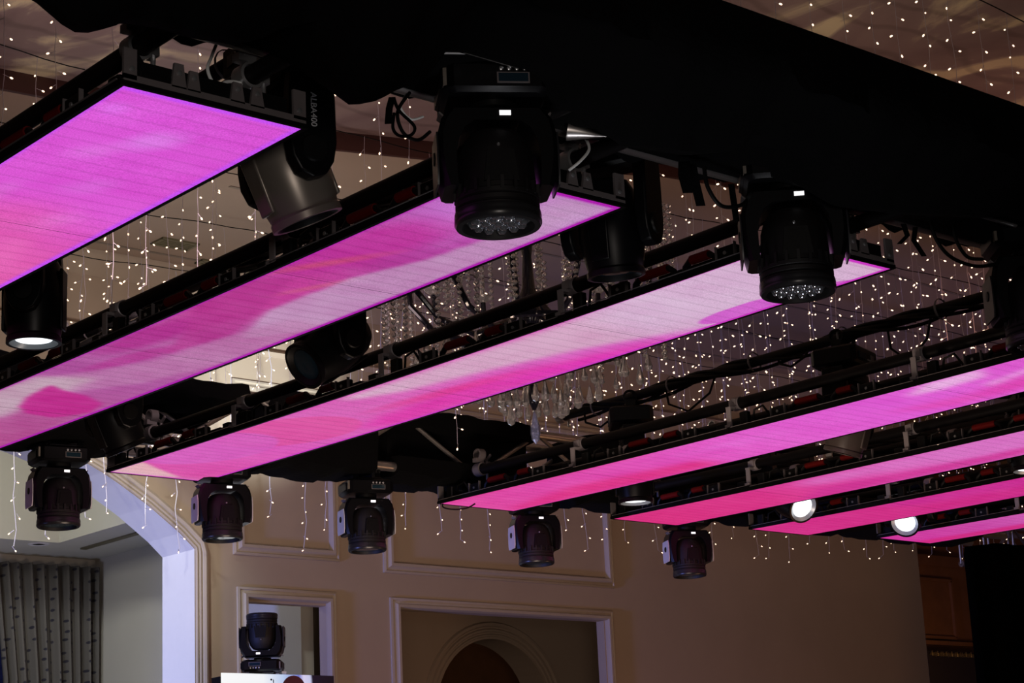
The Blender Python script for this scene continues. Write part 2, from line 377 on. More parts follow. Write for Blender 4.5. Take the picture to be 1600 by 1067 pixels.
# night window and curtain of the bay
t = struct(MB().box((BX + .02, 5.9, 2.3), (.03, 2.1, 2.5)).build('window_1', mat('night_glass', (0.01, 0.012, 0.05), .15, noise=.9, scale=18)))
MB().box((BX + .045, 5.9, 3.57), (.05, 2.2, .06)).build('window_frame', MAT['reveal'], t)
md = bpy.data.materials.new('patterned_curtain_fabric'); md.use_nodes = True
nt = md.node_tree; b = nt.nodes['Principled BSDF']; uv = nt.nodes.new('ShaderNodeTexCoord'); vo = nt.nodes.new('ShaderNodeTexVoronoi'); vo.inputs['Scale'].default_value = 1; vo.inputs['Randomness'].default_value = 0.35; vo.voronoi_dimensions = '2D'
mp = nt.nodes.new('ShaderNodeMapping'); mp.inputs['Scale'].default_value = (17, 13, 1)
r2 = nt.nodes.new('ShaderNodeValToRGB'); r2.color_ramp.elements[0].position = .12; r2.color_ramp.elements[0].color = (0.02, 0.018, 0.03, 1); r2.color_ramp.elements[1].position = .16; r2.color_ramp.elements[1].color = (0.105, 0.095, 0.085, 1)
sx_ = nt.nodes.new('ShaderNodeSeparateXYZ'); cx_ = nt.nodes.new('ShaderNodeCombineXYZ'); nt.links.new(uv.outputs['Object'], sx_.inputs[0]); nt.links.new(sx_.outputs['Y'], cx_.inputs['X']); nt.links.new(sx_.outputs['Z'], cx_.inputs['Y']); nt.links.new(cx_.outputs[0], mp.inputs[0]); nt.links.new(mp.outputs[0], vo.inputs['Vector']); nt.links.new(vo.outputs['Distance'], r2.inputs[0]); nt.links.new(r2.outputs[0], b.inputs['Base Color']); b.inputs['Roughness'].default_value = .8
mbb = MB(); N = 170; rows = 10
vs = []
for k in range(rows):
    z = 3.97 - k * (2.6 / (rows - 1))
    for i in range(N):
        u = i / (N - 1); y = 6.79 + u * .80
        ph = u * 2 * math.pi * 9.5 + 1.1 * math.sin(u * 7)
        vs.append((BX + .13 + (.035 + .012 * math.sin(u * 23)) * math.sin(ph) + .01 * math.sin(ph * 2), y + .008 * math.cos(ph) - (.10 * (1 - u)) * max(0, 1 - k / 3), z))
fs = [(k * N + i, k * N + i + 1, (k + 1) * N + i + 1, (k + 1) * N + i) for k in range(rows - 1) for i in range(N - 1)]
mbb.add(vs, fs); cu = mbb.build('window_curtain', md, sharp=80); sd = cu.modifiers.new('thick', 'SOLIDIFY'); sd.thickness = .006
tag(cu, 'dark pleated curtain with small dots hanging at the window beyond the arch', 'curtain')

# ---- space beyond the wide opening: dim corridor wall with a moulded arch
mbb = MB(); CX = -12.5
ac, ar = 10.68, 0.62; az = 2.80
pts = [(9.0, 0), (ac - ar, 0)] + [(ac + ar * math.cos(math.pi - math.pi * i / 24), az + ar * math.sin(math.pi - math.pi * i / 24)) for i in range(25)] + [(ac + ar, 0), (13.7, 0), (13.7, 3.66), (9.0, 3.66)]
# built as strips round the arch
ys = [ac - ar + 2 * ar * i / 24 for i in range(25)]
for i in range(24):
    za = az + math.sqrt(max(ar * ar - (ys[i] - ac) ** 2, 0)); zb = az + math.sqrt(max(ar * ar - (ys[i + 1] - ac) ** 2, 0))
    mbb.add([(CX, ys[i], za), (CX, ys[i + 1], zb), (CX, ys[i + 1], 4.6), (CX, ys[i], 4.6), (CX - .3, ys[i], za), (CX - .3, ys[i + 1], zb)], [(0, 1, 2, 3), (0, 4, 5, 1)])
mbb.box((CX - .15, (7.97 + ac - ar) / 2, 2.3), (.3, ac - ar - 7.97 + 1e-3, 4.6)); mbb.box((CX - .15, (13.7 + ac + ar) / 2, 2.3), (.3, 13.7 - ac - ar, 4.6))
mbb.box((-11.55, 7.95, 2.3), (1.9, .04, 4.6))
struct(mbb.build('wall_corridor', MAT['wall']))
mbb = MB()
for off, r in ((0.03, .012), (0.07, .016), (0.12, .022)):
    mbb.tube([(CX + .005, ac - (ar + off), 0)] + [(CX + .005, ac - (ar + off) * math.cos(math.pi * i / 24), az + (ar + off) * math.sin(math.pi * i / 24)) for i in range(25)] + [(CX + .005, ac + ar + off, 0)], r, 6)
struct(mbb.build('trim_7', MAT['wall']))
struct(MB().box((-14.4, 11.4, 2.2), (.1, 5, 4.4)).build('wall_hall', MAT['wood']))
struct(MB().box((-12.5, 10.9, 4.62), (3.8, 5.8, .04)).build('ceiling_corridor', MAT['dark']))

# ---- recess at the right end of the wall with wood panels
mbb = MB(); mbb.box((-12.05, 16.0, 2.7), (.1, 4.3, 5.5)); mbb.box((-11.2, 18.1, 2.7), (1.8, .1, 5.5))
struct(mbb.build('wall_recess', MAT['wood']))
mbb = MB()
def yzframe(x, y0, y1, z0, z1, wd, th):
    for c, d in ((((y0 + y1) / 2, z0), (y1 - y0, wd)), (((y0 + y1) / 2, z1), (y1 - y0, wd)), ((y0, (z0 + z1) / 2), (wd, z1 - z0)), ((y1, (z0 + z1) / 2), (wd, z1 - z0))):
        mbb.box((x, c[0], c[1]), (th, d[0], d[1]))
yzframe(-11.985, 15.5, 16.3, 3.56, 4.13, .03, .03)
mbb.box((-11.96, 16.2, 3.50), (.07, 2.6, .04)); mbb.box((-11.97, 16.2, 4.32), (.05, 2.6, .10))
struct(mbb.build('trim_8', MAT['wood']))
MBox = MB(); MBox.box((-11.89, 15.95, 3.15), (.18, .75, .5)); bx = MBox.build('niche_cabinet', MAT['dark']); tag(bx, 'dark cabinet with a carved gilt edge at the foot of the wooden recess', 'cabinet')
mbb = MB()
for i in range(26):
    y = 15.6 + i * .028; mbb.tube([(-11.79, y, 3.36 + .012 * math.sin(i * 1.7)), (-11.78, y + .02, 3.385 + .01 * math.cos(i * 2.3)), (-11.79, y + .035, 3.355)], .009, 5)
mbb.build('carved_edge', MAT['gold'], bx)

# ---- black drape and the bare truss that carries it, right edge
mbb = MB(); rings = []
for k, z in enumerate((3.80, 3.74, 3.0, 2.0, 1.0)):
    r = []
    for i in range(60):
        u = i / 59; y = 12.44 + u * 3.6 + (.0 if k else .02)
        r.append((-9.0 + .02 * math.sin(u * 60) + .012 * math.sin(u * 131), y, z + (.03 * math.sin(u * 7) + .03 * min(u * 10, 1) if k == 0 else 0)))
    rings.append(r)
mbb.loft(rings, closed=False, cap=False); dr = mbb.build('black_drape', MAT['drape'], sharp=80); dr.modifiers.new('thick', 'SOLIDIFY').thickness = .01
tag(dr, 'plain black drape hanging at the right edge beneath the bare silver truss', 'drape')

def truss(name, label, x0, x1, y0, y1, z0, z1, m, r=.024, step=.42):
    t = empty(name, (0, 0, 0)); tag(t, label, 'truss')
    for x in (x0, x1):
        for z in (z0, z1): MB().cyl((x, y0, z), (x, y1, z), r, 14).build('chord', m, t)
    n = int((y1 - y0) / step)
    for i in range(n):
        a, b = y0 + i * step, y0 + (i + 1) * step
        s = i % 2
        l = MB()
        l.cyl((x0, a, z0 if s else z1), (x0, b, z1 if s else z0), r * .42, 8); l.cyl((x1, a, z1 if s else z0), (x1, b, z0 if s else z1), r * .42, 8)
        l.cyl((x0, a, z0), (x1, b, z0), r * .42, 8); l.cyl((x0, a, z0), (x0, a, z1), r * .42, 8); l.cyl((x1, a, z0), (x1, a, z1), r * .42, 8)
        l.build('lattice_brace', m, t)
    return t
truss('side_truss', 'bare silver truss above the black drape at the right edge', -10.2, -9.9, 14.05, 16.2, 3.93, 4.23, MAT['alu'], .028, .36)

# ================================================================== LED STRIPS
H = 3.416; SW = 0.5; SL = 4.0; SAG = .0135
OFF = dict(zip('ABCDEFG', [2.111, 3.190, 4.334, 6.194, 7.348, 8.345, 9.340]))
XL = dict(zip('ABCDEFG', [-7.676, -7.682, -7.653, -7.621, -7.568, -7.475, -7.357]))
def sag(u): u = max(0, min(1, u / SL)); return -SAG * 4 * u * (1 - u)

NXG, NYG = 480, 60
def poly_mask(pts):
    gx = (np.arange(NXG) + .5) / NXG * SL; gy = (np.arange(NYG) + .5) / NYG * SW
    X, Y = np.meshgrid(gx, gy, indexing='ij'); ins = np.zeros_like(X, bool)
    for (x1, y1), (x2, y2) in zip(pts, pts[1:] + pts[:1]):
        cond = ((y1 > Y) != (y2 > Y)); xi = (x2 - x1) * (Y - y1) / ((y2 - y1) if abs(y2 - y1) > 1e-9 else 1e-9) + x1
        ins ^= cond & (X < xi)
    return ins.astype(float)
def ell_mask(cx, cy, rx, ry, rot=0, soft=0.0):
    gx = (np.arange(NXG) + .5) / NXG * SL; gy = (np.arange(NYG) + .5) / NYG * SW
    X, Y = np.meshgrid(gx, gy, indexing='ij'); c, s = math.cos(rot), math.sin(rot)
    dx, dy = X - cx, Y - cy; d = np.sqrt(((dx * c + dy * s) / rx) ** 2 + ((-dx * s + dy * c) / ry) ** 2)
    return np.clip((1 - d) / max(soft, .04) + (.0 if soft > .3 else .5), 0, 1)
def blur(m, k):
    for _ in range(2):
        for ax in (0, 1):
            a = np.copy(m); n = 1
            for j in range(1, k + 1):
                a += np.roll(m, j, ax) + np.roll(m, -j, ax); n += 2
            m = a / n
    return m
def vnoise(seed, sx, sy):
    rg = np.random.RandomState(seed); a = rg.rand(sx + 1, sy + 1)
    xs = np.linspace(0, sx - 1e-6, NXG); ys = np.linspace(0, sy - 1e-6, NYG)
    xi, yi = xs.astype(int), ys.astype(int); fx = (xs - xi)[:, None]; fy = (ys - yi)[None, :]
    fx = fx * fx * (3 - 2 * fx); fy = fy * fy * (3 - 2 * fy)
    A = a[xi][:, yi]; B_ = a[xi + 1][:, yi]; C_ = a[xi][:, yi + 1]; D_ = a[xi + 1][:, yi + 1]
    return (A * (1 - fx) + B_ * fx) * (1 - fy) + (C_ * (1 - fx) + D_ * fx) * fy
def content(name, base, feats, border, bw, seed, amb=14):
    """the video picture shown on one strip, sRGB 0-255, painted in metres along and across the strip"""
    gx = (np.arange(NXG) + .5) / NXG * SL
    xs = [b[0] for b in base]
    img = np.stack([np.interp(gx, xs, [b[1][c] for b in base]) for c in range(3)], -1)[:, None, :].repeat(NYG, 1)
    for f in feats:
        if f[0] == 'p': m = blur(poly_mask(f[1]), f[4] if len(f) > 4 else 2) * f[3]
        else: m = ell_mask(*f[1]) * f[3]
        img = img * (1 - m[..., None]) + np.array(f[2], float) * m[..., None]
    n = vnoise(seed, 26, 4) * .5 + vnoise(seed + 1, 60, 9) * .35 + vnoise(seed + 2, 150, 3) * .3 - .57
    img += n[..., None] * np.array([amb * 1.2, amb * 2.4, amb * 1.6])
    if border:
        gy = (np.arange(NYG) + .5) / NYG * SW
        X, Y = np.meshgrid(gx, gy, indexing='ij'); d = np.minimum(np.minimum(X, SL - X - .0), np.minimum(Y, SW - Y))
        m = np.clip((bw - d) / .006, 0, 1)[..., None]; img = img * (1 - m) + np.array(border, float) * m
    img = np.clip(img, 0, 255) / 255.0
    return np.where(img <= .04045, img / 12.92, ((img + .055) / 1.055) ** 2.4)

CONT = {
 'A': dict(base=[(0, (230, 84, 160)), (2.4, (228, 88, 164)), (2.8, (226, 90, 192)), (3.2, (224, 88, 214)), (4, (222, 88, 218))],
      feats=[('e', (3.74, .248, .13, .075, .5, .7), (224, 128, 232), .75), ('e', (3.60, .16, .10, .06, .6, .8), (226, 124, 226), .5), ('e', (3.87, .06, .06, .05, 0, .8), (226, 120, 240), .5),
             ('e', (3.2, .10, .14, .05, 0, .8), (226, 130, 222), .5), ('e', (3.05, .31, .16, .07, .5, .8), (226, 130, 226), .5), ('e', (3.38, .28, .13, .07, .5, .8), (224, 122, 226), .45),
             ('p', [(3.15, .10), (3.2, .3), (2.7, .5), (2.3, .5), (2.3, 0), (2.9, 0)], (228, 92, 176), .7, 9), ('e', (2.75, .36, .22, .07, -.2, .8), (238, 110, 190), .6)],
      border=(205, 82, 246), bw=.022, seed=3, amb=9),
 'B': dict(base=[(0, (186, 86, 146)), (1.0, (180, 84, 150)), (1.6, (176, 88, 160)), (2.6, (184, 84, 156)), (3.3, (182, 64, 156)), (4, (190, 108, 196))],
      feats=[('e', (2.75, .13, .55, .2, .1, .6), (196, 60, 150), .9), ('e', (3.35, .10, .45, .16, .2, .5), (192, 54, 156), .9), ('e', (3.15, .10, .3, .04, .5, .8), (206, 86, 120), .7), ('e', (2.95, .22, .25, .03, .4, .8), (204, 92, 130), .6),
             ('e', (2.2, .08, .35, .10, .1, .5), (176, 44, 140), .8), ('e', (1.9, .18, .3, .06, .2, .5), (180, 40, 138), .5),
             ('p', [(3.98, .49), (3.6, .51), (3.28, .51), (2.9, .5), (2.54, .5), (2.30, .36), (2.64, .24), (3.07, .25), (3.34, .33), (3.62, .36), (3.83, .30), (3.98, .26)], (194, 150, 190), .85, 1),
             ('p', [(2.6, .36), (2.33, .30), (2.17, .29), (1.95, .27), (1.74, .19), (1.48, .04), (1.19, .02), (.75, .0), (.75, .234), (1.12, .225), (1.38, .26), (1.61, .40), (2.1, .51), (2.6, .51)], (190, 126, 174), .75, 2),
             ('p', [(1.5, .02), (1.2, .0), (.7, .0), (.85, .23), (1.1, .22), (1.35, .23), (1.6, .22)], (196, 164, 182), .9, 3),
             ('p', [(2.6, .0), (2.9, .0), (3.0, .1), (2.5, .26), (2.35, .30), (2.0, .25), (2.3, .15)], (180, 52, 140), .75, 1),
             ('p', [(.93, .40), (.95, .28), (1.04, .20), (1.2, .15), (1.42, .13), (1.36, .22), (1.33, .32), (1.24, .44), (1.08, .48)], (194, 44, 142), .95, 1), ('p', [(3.7, .02), (4, .02), (4, .3), (3.85, .24), (3.6, .2)], (200, 118, 210), .8, 8)],
      border=(176, 28, 176), bw=.022, seed=11, amb=12),
 'C': dict(base=[(0, (222, 84, 168)), (.8, (222, 90, 188)), (1.6, (218, 100, 184)), (4, (216, 90, 200))],
      feats=[('e', (1.12, .20, .36, .22, .2, .05), (224, 80, 158), .75), ('p', [(.0, .0), (.30, .0), (.17, .17), (.04, .36)], (232, 190, 190), .9, 1), ('e', (.66, .10, .38, .24, .1, .06), (216, 96, 192), .85),
             ('p', [(1.70, .015), (2.45, .01), (3.1, .01), (4.0, .01), (4.0, .5), (3.30, .5), (3.11, .44), (2.76, .31), (2.34, .22), (1.95, .16), (1.74, .08)], (216, 172, 200), .95, 3),
             ('p', [(3.1, .01), (4.0, .01), (4.0, .5), (3.35, .5), (3.0, .4)], (218, 186, 218), .7, 8),
             ('p', [(1.55, .34), (2.26, .29), (2.65, .38), (2.98, .47), (3.1, .5), (1.5, .5), (1.3, .42)], (224, 52, 170), .85, 4), ('e', (2.0, .30, .5, .06, .1, .7), (226, 52, 140), .6), ('e', (2.6, .45, .4, .06, .1, .7), (226, 50, 186), .6),
             ('e', (3.55, .475, .32, .085, .12, .05), (212, 96, 206), .95)],
      border=(206, 56, 196), bw=.020, seed=21, amb=9),
 'D': dict(base=[(0, (228, 76, 164)), (1, (228, 78, 178)), (2, (230, 96, 206)), (2.7, (226, 92, 212)), (4, (226, 98, 210))],
      feats=[('p', [(0.1, .42), (.45, .33), (.72, .27), (1.11, .30), (1.5, .33), (1.5, .5), (.0, .5)], (226, 50, 134), .85, 5), ('e', (1.9, .2, .5, .1, .1, .8), (232, 110, 214), .5),
             ('p', [(3.02, .02), (3.31, .0), (3.24, .14), (3.0, .16), (2.85, .14)], (238, 186, 230), .85, 3), ('p', [(3.16, .237), (3.6, .13), (3.6, .2), (3.34, .235), (3.13, .32)], (238, 180, 232), .8, 3), ('p', [(3.0, .34), (3.3, .27), (3.9, .2), (3.9, .45), (2.82, .45), (2.6, .3)], (228, 66, 172), .7, 5)],
      border=(214, 70, 214), bw=.006, seed=31, amb=9),
 'E': dict(base=[(0, (222, 50, 130)), (.9, (222, 56, 140)), (1.5, (222, 70, 164)), (2.1, (222, 110, 196)), (4, (218, 134, 212))],
      feats=[('p', [(.9, .5), (1.2, .3), (1.9, .33), (2.6, .35), (2.3, .5)], (210, 52, 150), .8, 4), ('p', [(1.3, .03), (2.6, .02), (2.6, .3), (1.9, .27), (1.2, .2)], (220, 120, 200), .7, 7)],
      border=(212, 60, 196), bw=.006, seed=41, amb=7),
 'F': dict(base=[(0, (218, 52, 140)), (.9, (212, 46, 136)), (4, (200, 44, 150))], feats=[('p', [(.9, 0), (2.2, 0), (2.2, .25), (1.0, .2)], (206, 52, 156), .7, 8)], border=None, bw=0, seed=51, amb=8),
 'G': dict(base=[(0, (214, 56, 160)), (.5, (206, 70, 166)), (1.0, (206, 92, 180)), (4, (206, 96, 186))], feats=[('p', [(0, .36), (1.2, .36), (1.2, .5), (0, .5)], (214, 40, 126), .8, 3)], border=None, bw=0, seed=61, amb=7),
}
def screen_material(name):
    m = bpy.data.materials.new(name); m.use_nodes = True; nt = m.node_tree; b = nt.nodes['Principled BSDF']
    at = nt.nodes.new('ShaderNodeAttribute'); at.attribute_name = 'picture'
    tc = nt.nodes.new('ShaderNodeTexCoord')
    wv = nt.nodes.new('ShaderNodeTexWave'); wv.wave_type = 'BANDS'; wv.bands_direction = 'X'; wv.inputs['Scale'].default_value = 5.0; wv.inputs['Distortion'].default_value = .4; wv.inputs['Detail'].default_value = 1
    mr = nt.nodes.new('ShaderNodeMapRange'); mr.inputs['From Min'].default_value = 0; mr.inputs['From Max'].default_value = .16; mr.inputs['To Min'].default_value = .84; mr.inputs['To Max'].default_value = .96
    nz = nt.nodes.new('ShaderNodeTexNoise'); nz.inputs['Scale'].default_value = 260; nz.inputs['Detail'].default_value = 1
    m2 = nt.nodes.new('ShaderNodeMapRange'); m2.inputs['From Min'].default_value = .3; m2.inputs['From Max'].default_value = .7; m2.inputs['To Min'].default_value = .82; m2.inputs['To Max'].default_value = 1.14
    mu = nt.nodes.new('ShaderNodeMath'); mu.operation = 'MULTIPLY'
    nt.links.new(tc.outputs['Object'], wv.inputs['Vector']); nt.links.new(tc.outputs['Object'], nz.inputs['Vector'])
    nt.links.new(wv.outputs['Fac'], mr.inputs['Value']); nt.links.new(nz.outputs['Fac'], m2.inputs['Value'])
    nt.links.new(mr.outputs[0], mu.inputs[0]); nt.links.new(m2.outputs[0], mu.inputs[1])
    nt.links.new(mu.outputs[0], b.inputs['Emission Strength']); nt.links.new(at.outputs['Color'], b.inputs['Emission Color'])
    b.inputs['Base Color'].default_value = (.01, .01, .01, 1); b.inputs['Roughness'].default_value = .7; b.inputs['Specular IOR Level'].default_value = .1
    return m
SCREEN = screen_material('led_pixel_surface')
ACR = mat('black_panel_rim', (0.004, 0.0035, 0.004), .6, spec=.15)

def handle_mb(x0, x1, y, z, hh):
    m = MB(); m.tube([(x0, y, z), (x0 + .008, y, z + hh * .7), (x0 + .03, y, z + hh), (x1 - .03, y, z + hh), (x1 - .008, y, z + hh * .7), (x1, y, z)], .011, 8); return m
def grip_mb(x0, x1, y, z, hh): return MB().cyl((x0 + .035, y, z + hh), (x1 - .035, y, z + hh), .0155, 10)

def strip(n, label):
    x0, y0 = XL[n], OFF[n]
    root = empty('led_strip', (x0, y0, H)); tag(root, label, 'led screen', 'pink led screen strips overhead')
    img = content(n, **CONT[n])
    for c in range(4):
        a = c * 1.0
        # picture surface
        nx, ny = 120, 60
        vs = []; ncol = []
        for i in range(nx + 1):
            u = a + i / nx * .9975
            for j in range(ny + 1):
                vs.append((u, .0 + j / ny * SW, sag(u)))
        fs = [(i * (ny + 1) + j, i * (ny + 1) + j + 1, (i + 1) * (ny + 1) + j + 1, (i + 1) * (ny + 1) + j) for i in range(nx) for j in range(ny)]
        me = bpy.data.meshes.new('screen_panel'); me.from_pydata(vs, [], fs); me.materials.append(SCREEN)
        ca = me.color_attributes.new('picture', 'FLOAT_COLOR', 'POINT')
        ii = np.clip((c * 120 + np.arange(nx + 1)), 0, NXG - 1); jj = np.clip(np.arange(ny + 1), 0, NYG - 1)
        col = np.ones(((nx + 1) * (ny + 1), 4), np.float32); col[:, :3] = img[ii][:, jj].reshape(-1, 3)
        ca.data.foreach_set('color', col.ravel())
        so = bpy.data.objects.new('screen_panel', me); C.objects.link(so); so.parent = root
        # cabinet tray: thin rim 3 cm deep above the picture
        t = MB(); zt = .020
        segs = 6
        for k in range(segs):
            ua, ub = a + k / segs * .998, a + (k + 1) / segs * .998; za, zb = sag(ua), sag(ub)
            for (ya, yb) in ((-.006, .006), (SW - .006, SW + .006)):
                t.add([(ua, ya, za - .0015), (ub, ya, zb - .0015), (ub, yb, zb - .0015), (ua, yb, za - .0015), (ua, ya, za + zt), (ub, ya, zb + zt), (ub, yb, zb + zt), (ua, yb, za + zt)],
                      [(0, 1, 2, 3), (7, 6, 5, 4), (0, 4, 5, 1), (1, 5, 6, 2), (2, 6, 7, 3), (3, 7, 4, 0)])
            t.add([(ua, 0, za + .012), (ub, 0, zb + .012), (ub, SW, zb + .012), (ua, SW, za + .012)], [(0, 1, 2, 3)])
        zc = sag(a + .5)
        t.build('cabinet_tray', ACR, root)
        # thin bright lip along the tray's upper outer edge
        l = MB()
        for yy in (-.008, SW + .008): MB().box((a + .5, yy, zc + .021), (.98, .004, .002)).build('tray_lip', MAT['dsteel'], root)
        # handles with red grips, on both long sides
        for yy in (.045, SW - .045):
            for xa, xb in ((.31, .50), (.535, .68)):
                h = handle_mb(a + xa, a + xb, yy, zc + .012, .058).build('carry_handle', MAT['black'], root)
                grip_mb(a + xa, a + xb, yy, zc + .012, .058).build('red_grip', MAT['red'], h)
        # latch blocks and bracket pairs
        for yy in (.03, SW - .03):
            for xx, lx, hz in ((.065, .045, .07), (.262, .07, .055), (.74, .075, .055), (.93, .05, .04)):
                kb = MB().cbox((a + xx, yy, zc + .012 + hz / 2), (lx, .03, hz), .005).build('latch_block', MAT['black'], root)
                if lx >= .07:
                    MB().lathe([(.006, 0), (.006, .003)], 10, T(a + xx, (yy - .016) if yy < .2 else (yy + .016), zc + .045) @ RX(math.pi / 2)).build('bolt', MAT['steel'], kb)
                    for dx in (-.039, .039): MB().box((a + xx + dx, yy - .012 if yy < .2 else yy + .012, zc + .045), (.003, .012, .056)).build('bracket_plate', MAT['dsteel'], kb)
        # loom of data and power cable lying in the tray
        k = MB()
        for q in range(3):
            yy = .14 + q * .1
            k.tube([(a + .02, yy, zc + .03), (a + .2, yy + .03 * math.sin(q + c), zc + .07), (a + .4, yy - .03, zc + .05), (a + .6, yy + .03, zc + .08), (a + .8, yy - .02, zc + .05), (a + .99, yy, zc + .03)], .007, 6)
        k.tube([(a + .10, .04, zc + .03), (a + .12, .03, zc + .08), (a + .17, .03, zc + .09), (a + .20, .04, zc + .04)], .005, 6)
        k.box((a + .5, .25, zc + .06), (.36, .2, .07))
        k.build('cable_loom', MAT['cable'], root)
    # two support pipes along the strip with clamp arms at the cabinet joints
    for yy in (.095, .405):
        p = MB(); pts = [(u, yy, sag(u) * 1.0 + .145) for u in [i * (3.99 + .06) / 16 + .18 for i in range(17)]]
        p.tube(pts, .0245, 20); pp = p.build('support_pipe', MAT['pipe'], root)
    for c in range(1, 4):
        a = c - .03; zc = sag(a)
        for yy, s in ((.095, -1), (.405, 1)):
            k = MB()
            k.lathe([(.0265, -.022), (.030, -.02), (.030, .02), (.0265, .022)], 24, T(a, yy, zc + .145) @ RY(math.pi / 2), cap=False)
            k.box((a, yy + s * .032, zc + .145), (.036, .012, .03), RZ(0)); k.box((a + .005, yy + s * .055, zc + .118), (.03, .028, .010)); k.box((a + .008, yy + s * .070, zc + .075), (.026, .006, .09))
            k.box((a + .008, yy + s * .078, zc + .035), (.03, .014, .012))
            k.build('clamp_arm', MAT['clampm'], root)
    # end plates with uprights and scalloped rail
    for ue, s in ((SL, 1), (0, -1)):
        x = ue + s * .004
        prof = [(0, .0), (SW, .0), (SW, .085), (SW - .035, .085), (SW - .038, .03), (.375, .022), (.37, .07), (.35, .07), (.346, .022), (.318, .022), (.314, .07), (.292, .07), (.286, .020),
                (.195, .024), (.19, .075), (.165, .082), (.162, .035), (.128, .035), (.125, .085), (.098, .088), (.092, .06), (.07, .052), (.055, .07), (.036, .09), (.034, .155), (0, .155)]
        k = MB()
        # built from convex pieces
        k.box((x, SW / 2, .018), (.008, SW, .016)); k.box((x, .017, .052), (.008, .034, .075)); k.box((x, SW - .018, .055), (.008, .036, .075))
        for yy, w2, hh in ((.145, .02, .06), (.185, .018, .05), (.305, .02, .05), (.36, .02, .05)):
            k.prism([(yy - w2, .022), (yy + w2, .022), (yy + w2 * .6, .022 + hh), (yy - w2 * .6, .022 + hh)], x - .004, x + .004, 'YZ')
        k.build('end_plate', MAT['dsteel'], root)
        MB().box((ue + s * .002, SW / 2, .005), (.010, SW + .012, .013)).build('end_rim', ACR, root)
        k = MB()
        for yy, zz in ((.02, .04), (.145, .058), (.185, .055), (.305, .055), (.36, .055), (SW - .02, .04)): k.lathe([(.0065, 0), (.0065, .004), (.003, .005)], 10, T(x + s * .004, yy, zz) @ RY(s * math.pi / 2))
        k.build('bolt', MAT['steel'], root)
        k = MB()
        k.box((x - s * .02, .25, .045), (.03, .4, .045)); k.prism([(.036, .03), (.10, .03), (.09, .055), (.065, .055), (.05, .075), (.036, .095)], x - .012, x - .004, 'YZ'); k.cbox((x - s * .012, .09, .03), (.02, .09, .03), .004)
        k.build('end_block', MAT['black'], root)
    return root
LBL = {
 'A': 'nearest pink led strip, widest and magenta-violet, cut off at the upper left corner',
 'B': 'second pink led strip, mauve with pale grey swooshes, behind the first big moving head',
 'C': 'third pink led strip, whitish right end behind the second big moving head',
 'D': 'fourth pink led strip, just below the cable-wrapped bar, white streaks at the right edge',
 'E': 'fifth pink led strip, directly behind the fourth, hot pink turning pale pink to the right',
 'F': 'sixth pink led strip, deep pink, its tip beside the brightest round spotlight',
 'G': 'farthest and smallest pink led strip, just above the silver truss at the right edge'}
for n in 'ABCDEFG': strip(n, LBL[n])

# pipe clamps hooking the strip pipes to the near truss
def hook_clamp(parent, M, m_='steel'):
    k = MB()
    k.lathe([(.027, -.024), (.034, -.022), (.034, .022), (.027, .024)], 24, M @ RY(math.pi / 2), cap=False)
    k.box((0, .036, 0), (.04, .03, .028), M)
    k.cyl((0, .045, -.05), (0, .045, .055), .0065, 8, M=M); k.cyl((-.02, .045, .03), (.02, .045, .03), .012, 8, M=M)
    for s in (-1, 1): k.prism([(0, .0), (s * .035, .022), (s * .03, .034), (0, .014)], .041, .049, 'XZ', M @ T(0, 0, .045))
    k.box((0, -.01, .045), (.03, .05, .02), M)
    k.lathe([(.022, -.02), (.03, -.018), (.03, .018), (.022, .02)], 20, M @ T(0, 0, .075) @ RX(math.pi / 2), cap=False)
    return k.build('pipe_clamp', MAT[m_], parent)
for n in 'ABC':
    for yy, q in ((.095, 'near'), (.405, 'far')):
        e_ = empty('swivel_clamp', (XL[n] + 3.90, OFF[n] + yy, H + .145))
        tag(e_, 'shiny swivel clamp at the %s pipe end of the %s pink strip' % (q, {'A': 'nearest', 'B': 'second', 'C': 'third'}[n]), 'clamp', 'steel swivel clamps under the near truss')
        hook_clamp(e_, Matrix.Identity(4))
for n in 'CDEFG':
    e_ = empty('swivel_clamp', (XL[n] + .22, OFF[n] + .095, H + .145))
    tag(e_, 'small swivel clamp at the far left pipe end of the %s pink strip' % {'C': 'third', 'D': 'fourth', 'E': 'fifth', 'F': 'sixth', 'G': 'farthest'}[n], 'clamp', 'steel swivel clamps under the far truss')
    hook_clamp(e_, Matrix.Identity(4), 'dsteel')

# ================================================================== TRUSSES AND THEIR BLACK CLOTH
nt_ = truss('near_truss', 'silver box truss wrapped in black cloth, crossing the top right of the photo', -3.72, -3.40, 0.6, 9.6, 3.62, 3.66 + .0, MAT['alu'])
for o in list(nt_.children): bpy.data.objects.remove(o)
for x in (-3.72, -3.42):
    for z in (3.625, 3.86): MB().cyl((x, 0.6, z), (x, 9.6, z), .026, 16).build('chord', MAT['alu'], nt_)
for i in range(20):
    a = .8 + i * .44; s = i % 2
    l = MB(); l.cyl((-3.72, a, 3.625), (-3.42, a + .44, 3.625), .011, 8); l.cyl((-3.72, a, 3.625 if s else 3.86), (-3.72, a + .44, 3.86 if s else 3.625), .011, 8); l.cyl((-3.42, a, 3.86 if s else 3.625), (-3.42, a + .44, 3.625 if s else 3.86), .011, 8)
    l.build('lattice_brace', MAT['alu'], nt_)

